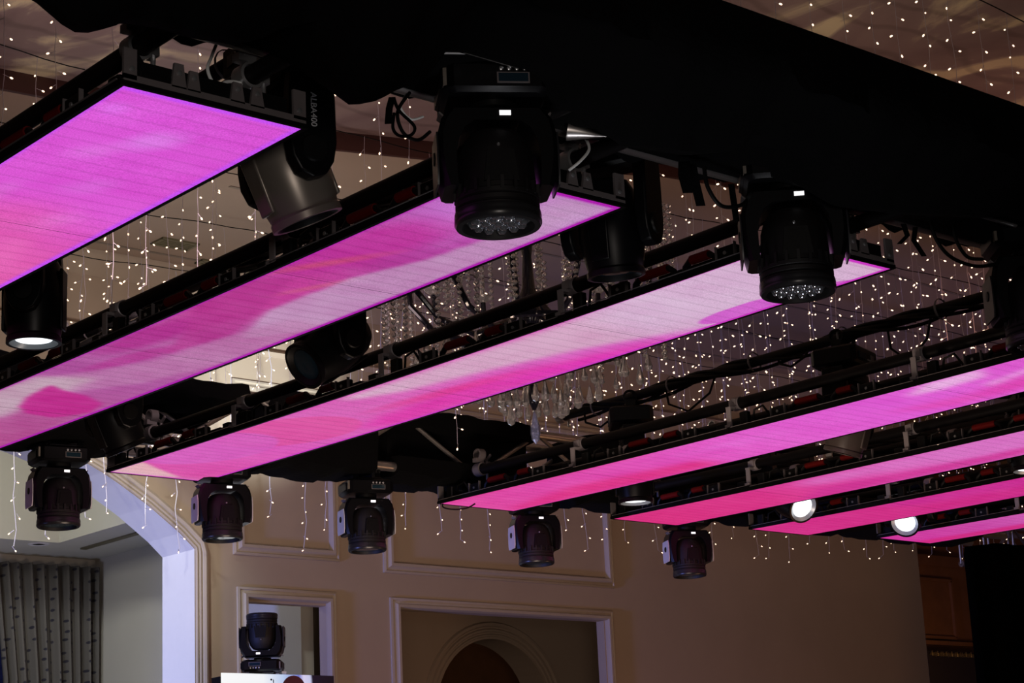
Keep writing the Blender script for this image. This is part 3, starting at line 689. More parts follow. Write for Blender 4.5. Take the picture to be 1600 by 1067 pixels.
def interp(tab, y):
    if y <= tab[0][0]: return tab[0][1]
    for (a, za), (b, zb) in zip(tab, tab[1:]):
        if y <= b: return za + (zb - za) * (y - a) / (b - a)
    return tab[-1][1]
ZB = [(0.5, 3.5), (1.60, 3.45), (1.749, 3.387), (1.806, 3.342), (1.864, 3.354), (1.916, 3.391), (2.014, 3.402), (2.1, 3.40), (2.221, 3.414), (2.30, 3.47), (2.40, 3.51), (2.44, 3.42), (2.493, 3.35), (2.519, 3.336), (2.56, 3.36), (2.603, 3.39), (2.68, 3.43), (2.70, 3.45), (2.76, 3.53),
      (2.9, 3.56), (3.12, 3.56), (3.18, 3.50), (3.38, 3.42), (3.6, 3.44), (3.741, 3.477), (3.83, 3.54), (4.06, 3.54), (4.12, 3.43), (4.206, 3.411), (4.5, 3.44), (4.9, 3.50), (5.046, 3.54), (9.6, 3.56)]
ZT = [(0.5, 3.76), (3.0, 3.70), (3.20, 3.695), (3.40, 3.712), (3.55, 3.706), (3.66, 3.708), (3.72, 3.735), (3.78, 3.728), (3.84, 3.700), (3.92, 3.702), (4.0, 3.694), (4.796, 3.702), (9.6, 3.70)]
rings = []; y = 0.5
rg = random.Random(5)
while y < 9.6:
    zb, zt = interp(ZB, y), interp(ZT, y); wv = .012 * math.sin(y * 21) + .008 * math.sin(y * 47 + 1)
    rings.append([(-3.10, y, zt), (-3.10 + wv, y, zt - .10), (-3.14 + wv, y, (zt + zb) / 2), (-3.24 + wv, y, zb + .06), (-3.30, y, zb), (-3.36, y, zb + .012), (-3.47, y, zb + .10 if zb < 3.47 else zb + .06),
                  (-3.66, y, 3.585), (-3.70, y, 3.62), (-3.78, y, 3.62 + wv), (-3.80, y, 3.75), (-3.79, y, 3.90), (-3.60, y, 3.915 + wv * .5), (-3.3, y, 3.90), (-3.14, y, 3.80)])
    y += .03
mb = MB(); mb.loft(rings); nc = mb.build('black_truss_cloth', MAT['cloth'], sharp=60)
tag(nc, 'huge black cloth wrapped round the nearest truss, sagging along the top of the photo', 'cloth')

ft = empty('far_truss', (0, 0, 0)); tag(ft, 'box truss beyond the strips, half hidden by cloth, carrying five dark moving heads', 'truss')
for x in (-7.82, -7.55):
    for z in (3.56, 3.82): MB().cyl((x, 3.2, z), (x, 10.9, z), .024, 14).build('chord', MAT['alu'], ft)
for i in range(17):
    a = 3.3 + i * .44; s = i % 2; l = MB()
    l.cyl((-7.55, a, 3.56 if s else 3.82), (-7.55, a + .44, 3.82 if s else 3.56), .011, 8); l.cyl((-7.82, a, 3.82 if s else 3.56), (-7.82, a + .44, 3.56 if s else 3.82), .011, 8); l.cyl((-7.82, a, 3.56), (-7.55, a + .44, 3.56), .011, 8)
    l.build('lattice_brace', MAT['alu'], ft)
def far_cloth(y0, y1, label, seedp, front_top=None, bot=3.505, gap=False):
    rings = []; y = y0
    while y <= y1 + 1e-6:
        wv = .010 * math.sin(y * 17 + seedp) + .006 * math.sin(y * 41)
        e = min((y - y0), (y1 - y)) / .08; sc = min(1, .5 + .5 * e)
        zb = bot + wv * .8; zt = (interp(front_top, y) if front_top else 3.855) + wv * .4
        rings.append([(-7.50 + wv * .5, y, zt), *(((-7.50, y, 3.775), (-7.60, y, 3.765), (-7.60, y, 3.62), (-7.50, y, 3.61)) if gap else ((-7.49 + wv, y, (zb + zt) / 2),)), (-7.50, y, zb + .02), (-7.56, y, zb), (-7.70, y, zb - .004 + wv), (-7.84, y, zb + .01), (-7.87, y, 3.68), (-7.85, y, zt), (-7.68, y, zt + .01)])
        y += .04
    mb = MB(); mb.loft(rings); o = mb.build('black_truss_cloth', MAT['cloth'], sharp=60); tag(o, label, 'cloth', 'black cloths wrapped round the far truss'); return o
far_cloth(5.12, 5.74, 'black cloth on the far truss just left of the third hanging moving head', 0)
far_cloth(5.86, 6.80, 'black cloth on the far truss between the third pink strip and the crystal drop', 2, gap=True)
far_cloth(3.25, 4.40, 'black cloth on the far truss hidden above the leftmost hanging moving head', 1)
far_cloth(4.46, 4.98, 'folded black cloth lying on top of the far truss behind the second pink strip', 5, None, 3.76)
far_cloth(7.16, 10.6, 'black cloth on the far truss behind the farthest pink strips', 3)

# ================================================================== MOVING HEADS
def screwdots(m, pts, r=.004):
    for p in pts: m.lathe([(r, 0), (r, .002)], 8, T(*p))

def wash_head(name, label, loc, rz, scale=1.0, lenses=False, drop=0.0, group=None, upright=False, tilt=0.0, hollow=True):
    """moving wash light hanging from its base; local origin = top of base, local -Y faces the camera"""
    root = empty(name, loc, rz); root.scale = (scale,) * 3
    if upright: root.rotation_euler = (math.pi, 0, rz)
    tag(root, label, 'stage light', group)
    # base
    m = MB(); m.cbox((0, 0, -.048), (.245, .21, .075), .022); m.cbox((0, 0, -.008), (.15, .15, .02), .01)
    for s in (-1, 1): m.cbox((s * .105, 0, -.05), (.05, .16, .05), .014)
    base = m.build('base', MAT['satin'], root)
    m = MB(); m.box((.035, -.1075, -.055), (.075, .003, .026)); m.build('menu_panel', MAT['dsteel'], base)
    m = MB(); m.box((.035, -.109, -.055), (.068, .003, .020)); m.build('menu_glass', MAT['lensdark'], base)
    m = MB()
    for i in range(4): m.lathe([(.005, 0), (.005, .004), (.003, .005)], 10, T(.008 + i * .018, -.106, -.033) @ RX(math.pi / 2))
    m.build('menu_button', MAT['steel'], base)
    m = MB(); m.box((-.115, -.06, -.045), (.018, .06, .045)); m.box((.12, -.02, -.03), (.012, .03, .05)); m.build('side_grille', MAT['brown'], base)
    # hooks to the pipe above
    m = MB()
    for s in (-1, 1):
        m.box((s * .06, 0, .02), (.03, .05, .05)); m.lathe([(.026, -.015), (.034, -.013), (.034, .013), (.026, .015)], 18, T(s * .06, 0, .05) @ RY(math.pi / 2), cap=False); m.cyl((s * .06, -.05, .04), (s * .06, .0, .04), .006, 8)
    m.build('hook_clamp', MAT['black'], root)
    m = MB(); m.cyl((0, 0, -.086), (0, 0, -.100), .055, 24); m.build('pan_collar', MAT['black'], root)
    # yoke: crossbar plus two arms, one U-shaped solid
    m = MB(); d = .066
    O = [(-.124, -.298), (-.133, -.262), (-.138, -.22), (-.137, -.17), (-.128, -.135), (-.108, -.106), (.108, -.106), (.128, -.135), (.137, -.17), (.138, -.22), (.133, -.262), (.124, -.298)]
    I = [(-.094, -.298), (-.096, -.262), (-.096, -.22), (-.090, -.185), (-.075, -.158), (-.052, -.142), (.052, -.142), (.075, -.158), (.090, -.185), (.096, -.22), (.096, -.262), (.094, -.298)]
    rings = []
    for (ox, oz), (ix, iz) in zip(O, I):
        c = Vector((ix - ox, 0, iz - oz)).normalized() * .012
        rings.append([(ox + c.x, -d, oz + c.z), (ox, -d + .014, oz), (ox, d - .014, oz), (ox + c.x, d, oz + c.z), (ix, d, iz), (ix, -d, iz)])
    m.loft(rings); yoke = m.build('yoke', MAT['satin'], root, sharp=28)
    m = MB(); m.box((.018, -d - .002, -.125), (.026, .003, .011)); m.build('lit_display', MAT['display'], yoke)
    m = MB()
    for s in (-1, 1): m.lathe([(.016, 0), (.015, .003), (.006, .004)], 24, T(s * .1405, 0, -.215) @ RY(s * math.pi / 2))
    m.build('tilt_cap', MAT['black'], yoke)
    for s in (-1, 1):
        m = MB(); m.prism([(-.050, -.165), (.050, -.165), (.058, -.20), (.058, -.27), (.050, -.292), (-.050, -.292), (-.058, -.27), (-.058, -.20)], s * .1365, s * .1405, 'YZ'); m.build('side_panel', MAT['panel_shaded' if lenses or upright else 'panel'], yoke)
        m = MB(); m.box((0, 0, 0), (.004, .05, .028), T(s * .1195, -.005, -.119) @ RY(s * .84)); m.build('corner_plate', MAT['dsteel'], yoke)
    # head
    hd = empty_like = MB()
    prof = [(.0, .070), (.040, .070), (.058, .064), (.076, .042), (.086, .010), (.089, -.03), (.091, -.06), (.093, -.085), (.097, -.088), (.097, -.098), (.094, -.101), (.097, -.104), (.097, -.114), (.094, -.117), (.098, -.121), (.099, -.146), (.095, -.156), (.084, -.157), (.080, -.136), (.0, -.136)]
    hd.lathe(prof, 40)
    for i in range(20):
        th = 2 * math.pi * i / 20; hd.box((0, 0, 0), (.012, .008, .03), T(.094 * math.cos(th), .094 * math.sin(th), -.078) @ RZ(th))
    hm = T(0, 0, -.222) @ RX(tilt)
    ho = hd.build('head_shell', MAT['matte'], root, sharp=30); ho.matrix_local = hm
    m = MB(); m.lathe([(.0975, -.124), (.0995, -.126), (.1003, -.134), (.0995, -.138), (.1005, -.142), (.1005, -.150), (.0965, -.1565)], 40, cap=False); m.build('front_ring', MAT['ringm'], ho)
    m = MB(); m.prism([(-.040, -.074), (.040, -.074), (.030, .0), (-.030, .0)], -.0945, -.075, 'XZ'); m.prism([(-.026, -.064), (.026, -.064), (.020, -.012), (-.020, -.012)], -.0965, -.094, 'XZ'); m.build('shell_plate', MAT['black'], ho)
    m = MB(); m.lathe([(.004, 0), (.004, .004), (.002, .006)], 10, T(-.004, -.088, .012) @ RX(math.pi / 2)); m.build('bolt', MAT['steel'], ho)
    if lenses:
        spots = [(0, 0)] + [(.030 * math.cos(i * math.pi / 3), .030 * math.sin(i * math.pi / 3)) for i in range(6)] + [(.058 * math.cos(i * math.pi / 6 + .26), .058 * math.sin(i * math.pi / 6 + .26)) for i in range(12)]
        proto = None
        for (x, y2) in spots:
            if proto is None:
                m = MB(); m.lathe([(0, .0), (.006, .001), (.011, .006), (.0125, .014), (.010, .018), (0, .018)], 14); proto = m.build('lens_cup', MAT['lenscup'], ho); q = proto
                q.location = (x, y2, -.155)
            else:
                q = proto.copy(); C.objects.link(q); q.location = (x, y2, -.155)
        m = MB(); m.lathe([(0, 0), (.074, 0), (.074, .003), (0, .003)], 30, T(0, 0, -.138)); m.build('lens_plate', MAT['alu'], ho)
    else:
        m = MB(); m.lathe([(0, -.0), (.05, -.002), (.075, -.0), (.075, .004), (0, .004)], 30, T(0, 0, -.146)); m.build('front_glass', MAT['lensdark'], ho)
    return root

RZC = math.radians(48.5)
near_info = [(-3.55, 3.11, 'big black moving head in front of the second pink strip, cluster of lenses below'),
             (-3.55, 4.245, 'big black moving head in front of the whitish third pink strip'),
             (-3.55, 5.44, 'big black moving head cut off by the right edge of the photo')]
for i, (x, y, lb) in enumerate(near_info):
    wash_head('moving_head', lb, (x, y, 3.635), RZC + (.14, -.06, .0)[i], 1.10, lenses=True, group='big moving heads under the near truss')
far_info = [(4.065, 'dark moving head hanging lowest left, in front of the blue-lit arch'),
            (4.895, 'dark moving head just below the left tip of the third pink strip'),
            (5.72, 'dark moving head hanging between the two upper wall frames'),
            (6.815, 'dark moving head hanging under the left tip of the fourth pink strip'),
            (7.955, 'dark moving head hanging just below the left tip of the fifth pink strip')]
for i, (y, lb) in enumerate(far_info):
    wash_head('moving_head', lb, (-7.6, y, 3.492), RZC + (.53, .45, .40, .32, .25)[i], 0.93, tilt=-.02, group='dark moving heads under the far truss')

def beam_head(label, loc, rz, tilt=0.0, lit=True, shell='satin', text=None, scale=1.0, yoke_h=.34, roll=0.0):
    """taller moving spot with a tapering barrel; local origin = top of base"""
    root = empty('beam_moving_head', loc, rz); tag(root, label, 'stage light', 'spot moving heads hung between the strips'); root.scale = (scale,) * 3
    m = MB(); m.cbox((0, 0, -.045), (.27, .22, .085), .02); m.cbox((0, 0, -.005), (.12, .12, .02), .01); base = m.build('base', MAT['black'], root)
    m = MB(); m.box((-.05, -.112, -.05), (.07, .004, .03)); m.build('menu_glass', MAT['lensdark'], base)
    m = MB(); m.box((.06, -.112, -.045), (.03, .003, .025)); m.build('rating_label', MAT['dsteel'], base)
    m = MB()
    for i in range(3): m.lathe([(.004, 0), (.004, .004)], 8, T(.01 + i * .014, -.111, -.06) @ RX(math.pi / 2))
    m.build('indicator', MAT['redled'] if text else MAT['dsteel'], base)
    m = MB()
    for s in (-1, 1):
        m.box((s * .06, 0, .015), (.03, .05, .05)); m.lathe([(.028, -.015), (.036, -.013), (.036, .013), (.028, .015)], 18, T(s * .06, 0, .055) @ RY(math.pi / 2), cap=False)
    m.build('hook_clamp', MAT['black'], root)
    m = MB(); m.cyl((0, 0, -.088), (0, 0, -.105), .06, 24); m.cbox((0, 0, -.125), (.25, .12, .05), .02); m.build('yoke_bridge', MAT['black'], root)
    arms = []
    for s in (-1, 1):
        m = MB(); poly = [(-.052, -.10), (.052, -.10), (.060, -.2), (.062, -yoke_h + .02), (.054, -yoke_h - .025), (.034, -yoke_h - .058), (.0, -yoke_h - .070), (-.034, -yoke_h - .058), (-.054, -yoke_h - .025), (-.062, -yoke_h + .02), (-.060, -.2)]
        m.prism(poly, s * .108, s * .148, 'YZ'); a = m.build('yoke_arm', MAT['satin'], root, bevel=.006); arms.append(a)
        m = MB(); m.lathe([(.034, 0), (.031, .006), (.0, .007)], 24, T(s * .148, 0, -yoke_h) @ RY(s * math.pi / 2)); m.build('tilt_cap', MAT['black'], a)
    hm = T(0, 0, -yoke_h) @ RX(tilt) @ RY(roll)
    m = MB(); m.lathe([(0, .160), (.045, .158), (.066, .148), (.084, .115), (.096, .05), (.100, .0), (.099, -.03), (.094, -.07), (.086, -.11), (.084, -.118), (.088, -.124), (.088, -.140), (.078, -.141), (.074, -.125), (0, -.125)], 40)
    sh = m.build('head_barrel', MAT[shell], root, sharp=30); sh.matrix_local = hm
    for a_, b_ in ((-.099, -.088), (.088, .099)): MB().prism([(-.030, -.10), (.030, -.10), (.036, .10), (-.036, .10)], a_, b_, 'XZ').build('barrel_plate', MAT[shell], sh, bevel=.005)
    m = MB()
    for k in range(5): m.box((0, -.093, .112 + k * .007), (.06, .012, .0025))
    m.build('cooling_grille', MAT['dsteel'], sh)
    m = MB(); m.lathe([(.058, -.124), (.074, -.136), (.077, -.139), (.077, -.122)], 36, cap=False); m.build('lens_ring', MAT['beamring'] if lit else MAT['black'], sh)
    m = MB(); m.lathe([(0, -.128), (.03, -.131), (.058, -.127), (.060, -.122), (0, -.122)], 36)
    m.build('lit_lens' if lit else 'lens', MAT['beam'] if lit else MAT['lensdark'], sh)
    if text:
        a = arms[1]
        M = Matrix(((0, 0, 1, .1495), (0, 1, 0, .0), (-1, 0, 0, -.235), (0, 0, 0, 1)))
        text_mesh('arm_lettering', text, .022, MAT['label'], a, M)
        M = Matrix(((1, 0, 0, .02), (0, 0, -1, -.113), (0, 1, 0, -.025), (0, 0, 0, 1)))
        text_mesh('base_lettering', 'ALBA', .022, MAT['dsteel'], base, M)
    return root
# the three slots of every gap are at X = -4.05, -5.55 and -7.0
HP = math.pi / 2
beam_head('lit white spotlight hanging under the left end of the nearest pink strip', (-5.60, 2.90, 3.83), RZC - HP, 0, True)
beam_head('big tilted spotlight with lettering on its arm, right of the nearest pink strip end', (-4.12, 2.865, 3.87), RZC - 1.0, .40, False, 'brown', 'ALBA400', 1.12, .33)
beam_head('unlit black spotlight pointing down behind the right end of the second pink strip', (-4.05, 4.0, 3.84), RZC - .5, .12, False, 'satin')
beam_head('black spotlight showing its bluish glass lens below the middle of the second pink strip', (-5.50, 4.0, 3.80), RZC - .9, -.95, False, 'satin')
beam_head('unlit black spotlight next to the left tip of the third pink strip', (-7.02, 4.0, 3.84), RZC - .9, .45, False, 'satin')
beam_head('small lit white spotlight hanging between fourth and fifth pink strips', (-6.96, 6.93, 3.85), RZC - HP, 0, True)
beam_head('tilted smoky-brown spotlight between the fourth and fifth pink strips', (-5.56, 6.93, 3.85), RZC + 1.0, .35, False, 'brown2')
beam_head('brightest round spotlight facing the camera beside the sixth strip tip', (-6.97, 8.12, 3.835), RZC + .5, -1.0, True)
beam_head('lit spotlight at the right edge between the fifth and sixth pink strips', (-5.42, 8.10, 3.85), RZC - HP, -.05, True)
beam_head('round lit spotlight facing the camera beside the farthest strip tip', (-6.955, 9.14, 3.83), RZC - .5, -1.0, True)

# cable-wrapped bars the spots hang from
def cabled_bar(y, z, x0, x1, label, loops=()):
    root = empty('cabled_bar', (0, y, z)); tag(root, label, 'pipe', 'cable-wrapped bars between the strips')
    MB().cyl((x0, 0, 0), (x1, 0, 0), .0245, 16).build('bar', MAT['pipe'], root)
    m = MB(); rr = random.Random(int(y * 10))
    for q in range(3):
        pts = []; ph = rr.random() * 6
        k = 0; x = x0 + .15
        while x < x1:
            th = ph + (x - x0) * (5 + q); pts.append((x, .034 * math.cos(th), .034 * math.sin(th) - .008)); x += .06
        m.tube(pts, .0085, 6)
    m.build('wrapped_cable', MAT['cable'], root)
    m = MB()
    for a, b, dp in loops: m.tube([(a, 0, 0), (a + (b - a) * .1, -.02, -dp * .6), (a + (b - a) * .5, -.03, -dp), (a + (b - a) * .9, -.02, -dp * .6), (b, 0, 0)], .006, 6)
    if loops: m.build('cable_loop', MAT['cable'], root)
    m = MB()
    for i in range(7):
        x = x0 + .3 + i * .55
        if x < x1: m.lathe([(.046, -.006), (.049, 0), (.046, .006)], 14, T(x, 0, 0) @ RY(math.pi / 2), cap=False)
    m.build('cable_tie', MAT['dsteel'], root)
    e2 = hook_clamp(root, T(x0 + .03, 0, 0)); return root
cabled_bar(6.93, 3.915, -7.5, -3.7, 'cable-wrapped black bar above the fourth pink strip, right of the chandelier', ((-7.3, -7.0, .12), (-6.7, -6.35, .16), (-5.3, -5.05, .2), (-5.95, -5.75, .08)))
cabled_bar(8.10, 3.915, -7.5, -3.7, 'cable-wrapped black bar above the fifth pink strip', ((-6.6, -6.4, .1),))
cabled_bar(9.12, 3.915, -7.5, -3.7, 'cable-wrapped black bar above the sixth pink strip')
cabled_bar(4.0, 3.915, -7.5, -3.7, 'cable-wrapped black bar hidden behind the second pink strip')
cabled_bar(2.9, 3.915, -7.5, -3.7, 'cable-wrapped black bar behind the nearest pink strip')

# screen at the lower edge with a moving head standing on it
sc = empty('stage_screen', (-9.6, 6.56, 2.0)); tag(sc, 'bright white stage screen peeking in at the bottom edge under the standing moving head', 'screen')
sm = bpy.data.materials.new('stage_screen_picture'); sm.use_nodes = True; nt = sm.node_tree; b = nt.nodes['Principled BSDF']
tc = nt.nodes.new('ShaderNodeTexCoord'); sp = nt.nodes.new('ShaderNodeSeparateXYZ'); rp = nt.nodes.new('ShaderNodeValToRGB'); mm = nt.nodes.new('ShaderNodeMapRange'); mm.inputs['From Min'].default_value = -.39; mm.inputs['From Max'].default_value = .39
ng = nt.nodes.new('ShaderNodeTexNoise'); ng.inputs['Scale'].default_value = 3; ad = nt.nodes.new('ShaderNodeMath'); ad.operation = 'MULTIPLY_ADD'; ad.inputs[1].default_value = .08
nt.links.new(tc.outputs['Object'], sp.inputs[0]); nt.links.new(tc.outputs['Object'], ng.inputs['Vector']); nt.links.new(ng.outputs['Fac'], ad.inputs[0]); nt.links.new(sp.outputs['Y'], ad.inputs[2]); nt.links.new(ad.outputs[0], mm.inputs['Value']); nt.links.new(mm.outputs[0], rp.inputs[0])
R = rp.color_ramp; R.elements[0].position = 0; R.elements[0].color = (.86, .86, .86, 1); R.elements[1].position = 1; R.elements[1].color = (.004, .002, .006, 1)
for p, c in ((.42, (.80, .82, .84, 1)), (.58, (.45, .55, .75, 1)), (.72, (.12, .14, .5, 1)), (.76, (.6, .55, .75, 1)), (.82, (.5, .5, .7, 1)), (.845, (.006, .003, .012, 1))): e = R.elements.new(p); e.color = c
nt.links.new(rp.outputs[0], b.inputs['Emission Color']); b.inputs['Emission Strength'].default_value = 1.1; b.inputs['Base Color'].default_value = (.01, .01, .01, 1)
MB().box((.0, 0, 0), (.01, .78, 1.52)).build('screen_face', sm, sc); MB().box((-.05, 0, -.01), (.09, .79, 1.50)).build('screen_cabinet', MAT['black'], sc)
m = MB(); m.lathe([(0, 0), (.085, 0), (.085, .004), (0, .004)], 30, T(.006, .10, .67) @ RY(math.pi / 2)); m.build('picture_disc', mat('dark_red_disc', (.12, .03, .04), .6), sc)
m = MB(); m.box((-.03, .05, .765), (.03, .03, .03)); m.build('corner_bracket', MAT['label'], sc)
hh = wash_head('moving_head', 'dark moving head standing upright on top of the bright stage screen', (-9.66, 6.49, 2.765), RZC + math.pi, 0.92, upright=True, tilt=.0)

# ================================================================== CABLES AND STRAPS UNDER THE NEAR TRUSS
def cable(name, pts, r, m, label, cat, smooth=True):
    P = [Vector(p) for p in pts]; out = []
    for i in range(len(P) - 1):
        p0, p1, p2, p3 = P[max(i - 1, 0)], P[i], P[i + 1], P[min(i + 2, len(P) - 1)]
        for k in range(8):
            t = k / 8; out.append(.5 * ((2 * p1) + (-p0 + p2) * t + (2 * p0 - 5 * p1 + 4 * p2 - p3) * t * t + (-p0 + 3 * p1 - 3 * p2 + p3) * t ** 3))
    out.append(P[-1]); o = MB().tube(out, r, 8).build(name, m); tag(o, label, cat); return o
cable('white_cable', [(-3.75, 2.413, 3.62), (-3.75, 2.395, 3.575), (-3.75, 2.385, 3.54), (-3.75, 2.41, 3.503), (-3.75, 2.475, 3.486), (-3.76, 2.525, 3.497), (-3.77, 2.535, 3.523), (-3.77, 2.49, 3.538), (-3.76, 2.44, 3.525), (-3.75, 2.425, 3.497), (-3.75, 2.43, 3.462)], .0042, MAT['white'],
      'white cable looping down below the black cloth above the nearest pink strip end', 'cable')
cable('white_cable', [(-3.62, 3.50, 3.56), (-3.60, 3.49, 3.52), (-3.60, 3.455, 3.48), (-3.62, 3.43, 3.455)], .004, MAT['white'], 'short white cable hanging above the right end of the second pink strip', 'cable')
cable('white_cable', [(-3.66, 4.30, 3.60), (-3.66, 4.28, 3.55), (-3.68, 4.24, 3.51)], .004, MAT['white'], 'short white cable above the second big moving head', 'cable')
cable('white_cable', [(-3.6, 2.87, 3.54), (-3.6, 2.85, 3.50), (-3.6, 2.88, 3.475), (-3.6, 2.92, 3.49)], .003, MAT['white'], 'thin white cable loop left of the first big moving head', 'cable')
def strap(pts, w, label):
    P = [Vector(p) for p in pts]; R1 = Vector((.66, .75, 0)); rings = []
    for i, p in enumerate(P):
        s = 1 - .0 * i; tw = R1 * (w / 2); rings.append([p - tw, p + tw, p + tw + Vector((-.004, .004, 0)), p - tw + Vector((-.004, .004, 0))])
    m = MB(); m.loft([[tuple(q) for q in r] for r in rings]); o = m.build('fabric_strap', MAT['cloth']); tag(o, label, 'strap', 'loose black straps under the near truss'); return o
strap([(-3.5, 2.745, 3.47), (-3.5, 2.735, 3.44), (-3.5, 2.73, 3.40)], .016, 'straight black strap end left of the first big moving head')
cable('strap_loop', [(-3.5, 2.75, 3.47), (-3.5, 2.765, 3.44), (-3.5, 2.81, 3.41), (-3.5, 2.80, 3.385), (-3.5, 2.765, 3.375), (-3.5, 2.745, 3.39), (-3.5, 2.75, 3.43)], .004, MAT['cloth'], 'looped black strap left of the first big moving head', 'strap')
cable('black_cable', [(-3.55, 2.84, 3.52), (-3.55, 2.80, 3.46), (-3.55, 2.815, 3.41), (-3.55, 2.86, 3.40), (-3.55, 2.90, 3.43)], .0045, MAT['cable'], 'thick black cable looping beside the first big moving head', 'cable')
strap([(-3.6, 3.89, 3.56), (-3.6, 3.90, 3.50), (-3.6, 3.915, 3.44)], .026, 'long hanging black strap between the first two big moving heads')
strap([(-3.6, 3.86, 3.56), (-3.6, 3.855, 3.52), (-3.6, 3.87, 3.47)], .034, 'short wide black strap beside the long one')
strap([(-3.6, 4.05, 3.53), (-3.6, 4.055, 3.48), (-3.6, 4.06, 3.42)], .018, 'black strap hanging left of the second big moving head')
cable('black_cable', [(-3.6, 3.94, 3.56), (-3.6, 3.95, 3.50), (-3.6, 4.0, 3.455), (-3.6, 4.08, 3.47), (-3.6, 4.12, 3.50)], .006, MAT['cable'], 'black cable sagging left of the second big moving head', 'cable')
for i, (y, x2, ln) in enumerate(((4.42, .02, .09), (4.46, .05, .10), (4.52, .03, .12), (4.84, -.03, .07), (4.90, .03, .09))):
    strap([(-3.6, y, 3.55), (-3.6, y - x2 * .5, 3.55 - ln * .5), (-3.6, y - x2 if i < 3 else y + x2, 3.55 - ln)], .016, 'loose black strap right of the second big moving head, number %s from it' % ['one', 'two', 'three', 'four', 'five'][i] if False else
          ['black strap end hugging the right side of the second big moving head', 'slanting black strap right of the second big moving head', 'slanting black strap above the tip of the third pink strip', 'short black strap over the twinkling lights right of the third strip', 'longer black strap over the twinkling lights right of the third strip'][i])
cable('black_cable', [(-3.6, 4.98, 3.60), (-3.6, 5.00, 3.53), (-3.6, 5.07, 3.48), (-3.6, 5.20, 3.47), (-3.6, 5.33, 3.50)], .006, MAT['cable'], 'black cable hanging in a curve left of the rightmost big moving head', 'cable')
cable('black_cable', [(-3.6, 5.10, 3.60), (-3.6, 5.11, 3.54), (-3.6, 5.16, 3.495), (-3.6, 5.24, 3.50)], .006, MAT['cable'], 'inner black cable loop left of the rightmost big moving head', 'cable')
cable('black_cable', [(-7.60, 6.21, 3.43), (-7.62, 6.22, 3.40), (-7.58, 6.26, 3.385), (-7.54, 6.31, 3.39), (-7.51, 6.34, 3.41)], .004, MAT['cable'], 'short black cable loop drooping under the left tip of the fourth pink strip', 'cable')
o = MB().cyl((-3.5, 5.02, 3.600), (-3.5, 5.30, 3.600), .0085, 12).build('steel_rod', MAT['steel']); tag(o, 'bright thin steel rod just under the black cloth near the right edge', 'rod')
m = MB(); m.lathe([(.002, 0), (.009, .03), (.028, .10), (.028, .104), (.002, .104)], 18, T(-3.50, 3.46, 3.52) @ RZ(RZC) @ RY(-1.35)); o = m.build('metal_cone', MAT['alu']); tag(o, 'pale metal cone sticking out right of the first big moving head', 'fitting')

# ================================================================== CHANDELIER
CC = Vector((-6.10, 5.50, 0)); ch = empty('chandelier', (CC.x, CC.y, 3.40)); tag(ch, 'crystal chandelier with bead chains and clear drops seen above and below the third strip', 'chandelier')
m = MB(); m.lathe([(.008, .12), (.02, .15), (.025, .19), (.012, .25), (.012, .42), (.04, .50), (.06, .58), (.03, .66), (.02, .8), (.04, .95), (.02, 1.1), (.012, 1.95)], 20); m.build('stem', MAT['arm'], ch)
for i in range(12):
    th = 2 * math.pi * i / 12 + .2; d = Vector((math.cos(th), math.sin(th), 0))
    pts = [(d * r + Vector((0, 0, z))) for r, z in ((.03, .62), (.12, .50), (.26, .44), (.42, .50), (.52, .62), (.53, .74))]
    P = []
    for k in range(len(pts) - 1):
        for q in range(4): P.append(pts[k].lerp(pts[k + 1], q / 4))
    P.append(pts[-1]); a = MB().tube(P, .013, 8).build('arm', MAT['arm'], ch)
    c_ = MB(); c_.lathe([(.008, 0), (.035, .015), (.045, .03), (.043, .032), (.012, .012)], 16, T(*(d * .53 + Vector((0, 0, .74))))); c_.cyl(tuple(d * .53 + Vector((0, 0, .75))), tuple(d * .53 + Vector((0, 0, .84))), .011, 10)
    c_.build('candle_cup', MAT['crystal'], a)
def octa(m, c, r, h):
    m.add([(c[0], c[1], c[2] + h), (c[0] + r, c[1], c[2]), (c[0], c[1] + r, c[2]), (c[0] - r, c[1], c[2]), (c[0], c[1] - r, c[2]), (c[0], c[1], c[2] - h)], [(0, 1, 2), (0, 2, 3), (0, 3, 4), (0, 4, 1), (5, 2, 1), (5, 3, 2), (5, 4, 3), (5, 1, 4)])
def chain_mesh(n, gap, r):
    m = MB()
    for k in range(n):
        m.lathe([(0, r), (r * .7, r * .55), (r, 0), (r * .7, -r * .55), (0, -r)], 8, T(0, 0, -k * gap))
    m.cyl((0, 0, 0), (0, 0, -gap * (n - 1)), .0012, 4)
    return m.mesh('bead_chain', MAT['crystal'], sharp=10)
cm = [chain_mesh(22, .0275, .0125), chain_mesh(14, .0275, .012)]
rr = random.Random(9)
for i in range(30):
    th = 2 * math.pi * i / 30; o = bpy.data.objects.new('bead_chain', cm[0]); C.objects.link(o); o.parent = ch; o.location = (.62 * math.cos(th) + rr.uniform(-.03, .03), .62 * math.sin(th) + rr.uniform(-.03, .03), .98 + rr.uniform(-.06, .05)); o.rotation_euler.z = th
for i in range(18):
    th = 2 * math.pi * i / 18 + .1; o = bpy.data.objects.new('bead_chain', cm[1]); C.objects.link(o); o.parent = ch; o.location = (.36 * math.cos(th), .36 * math.sin(th), .92 + rr.uniform(-.05, .05))
def drop_mesh(L, r):
    m = MB(); m.lathe([(.0, 0), (r * .22, -.06 * L), (r * .55, -.35 * L), (r, -.72 * L), (r * .72, -.92 * L), (0, -L)], 8); m.cyl((0, 0, 0), (0, 0, .05), .001, 4); return m.mesh('crystal_drop', MAT['crystal'], sharp=8)
dms = [drop_mesh(.085, .018), drop_mesh(.10, .020), drop_mesh(.07, .015)]
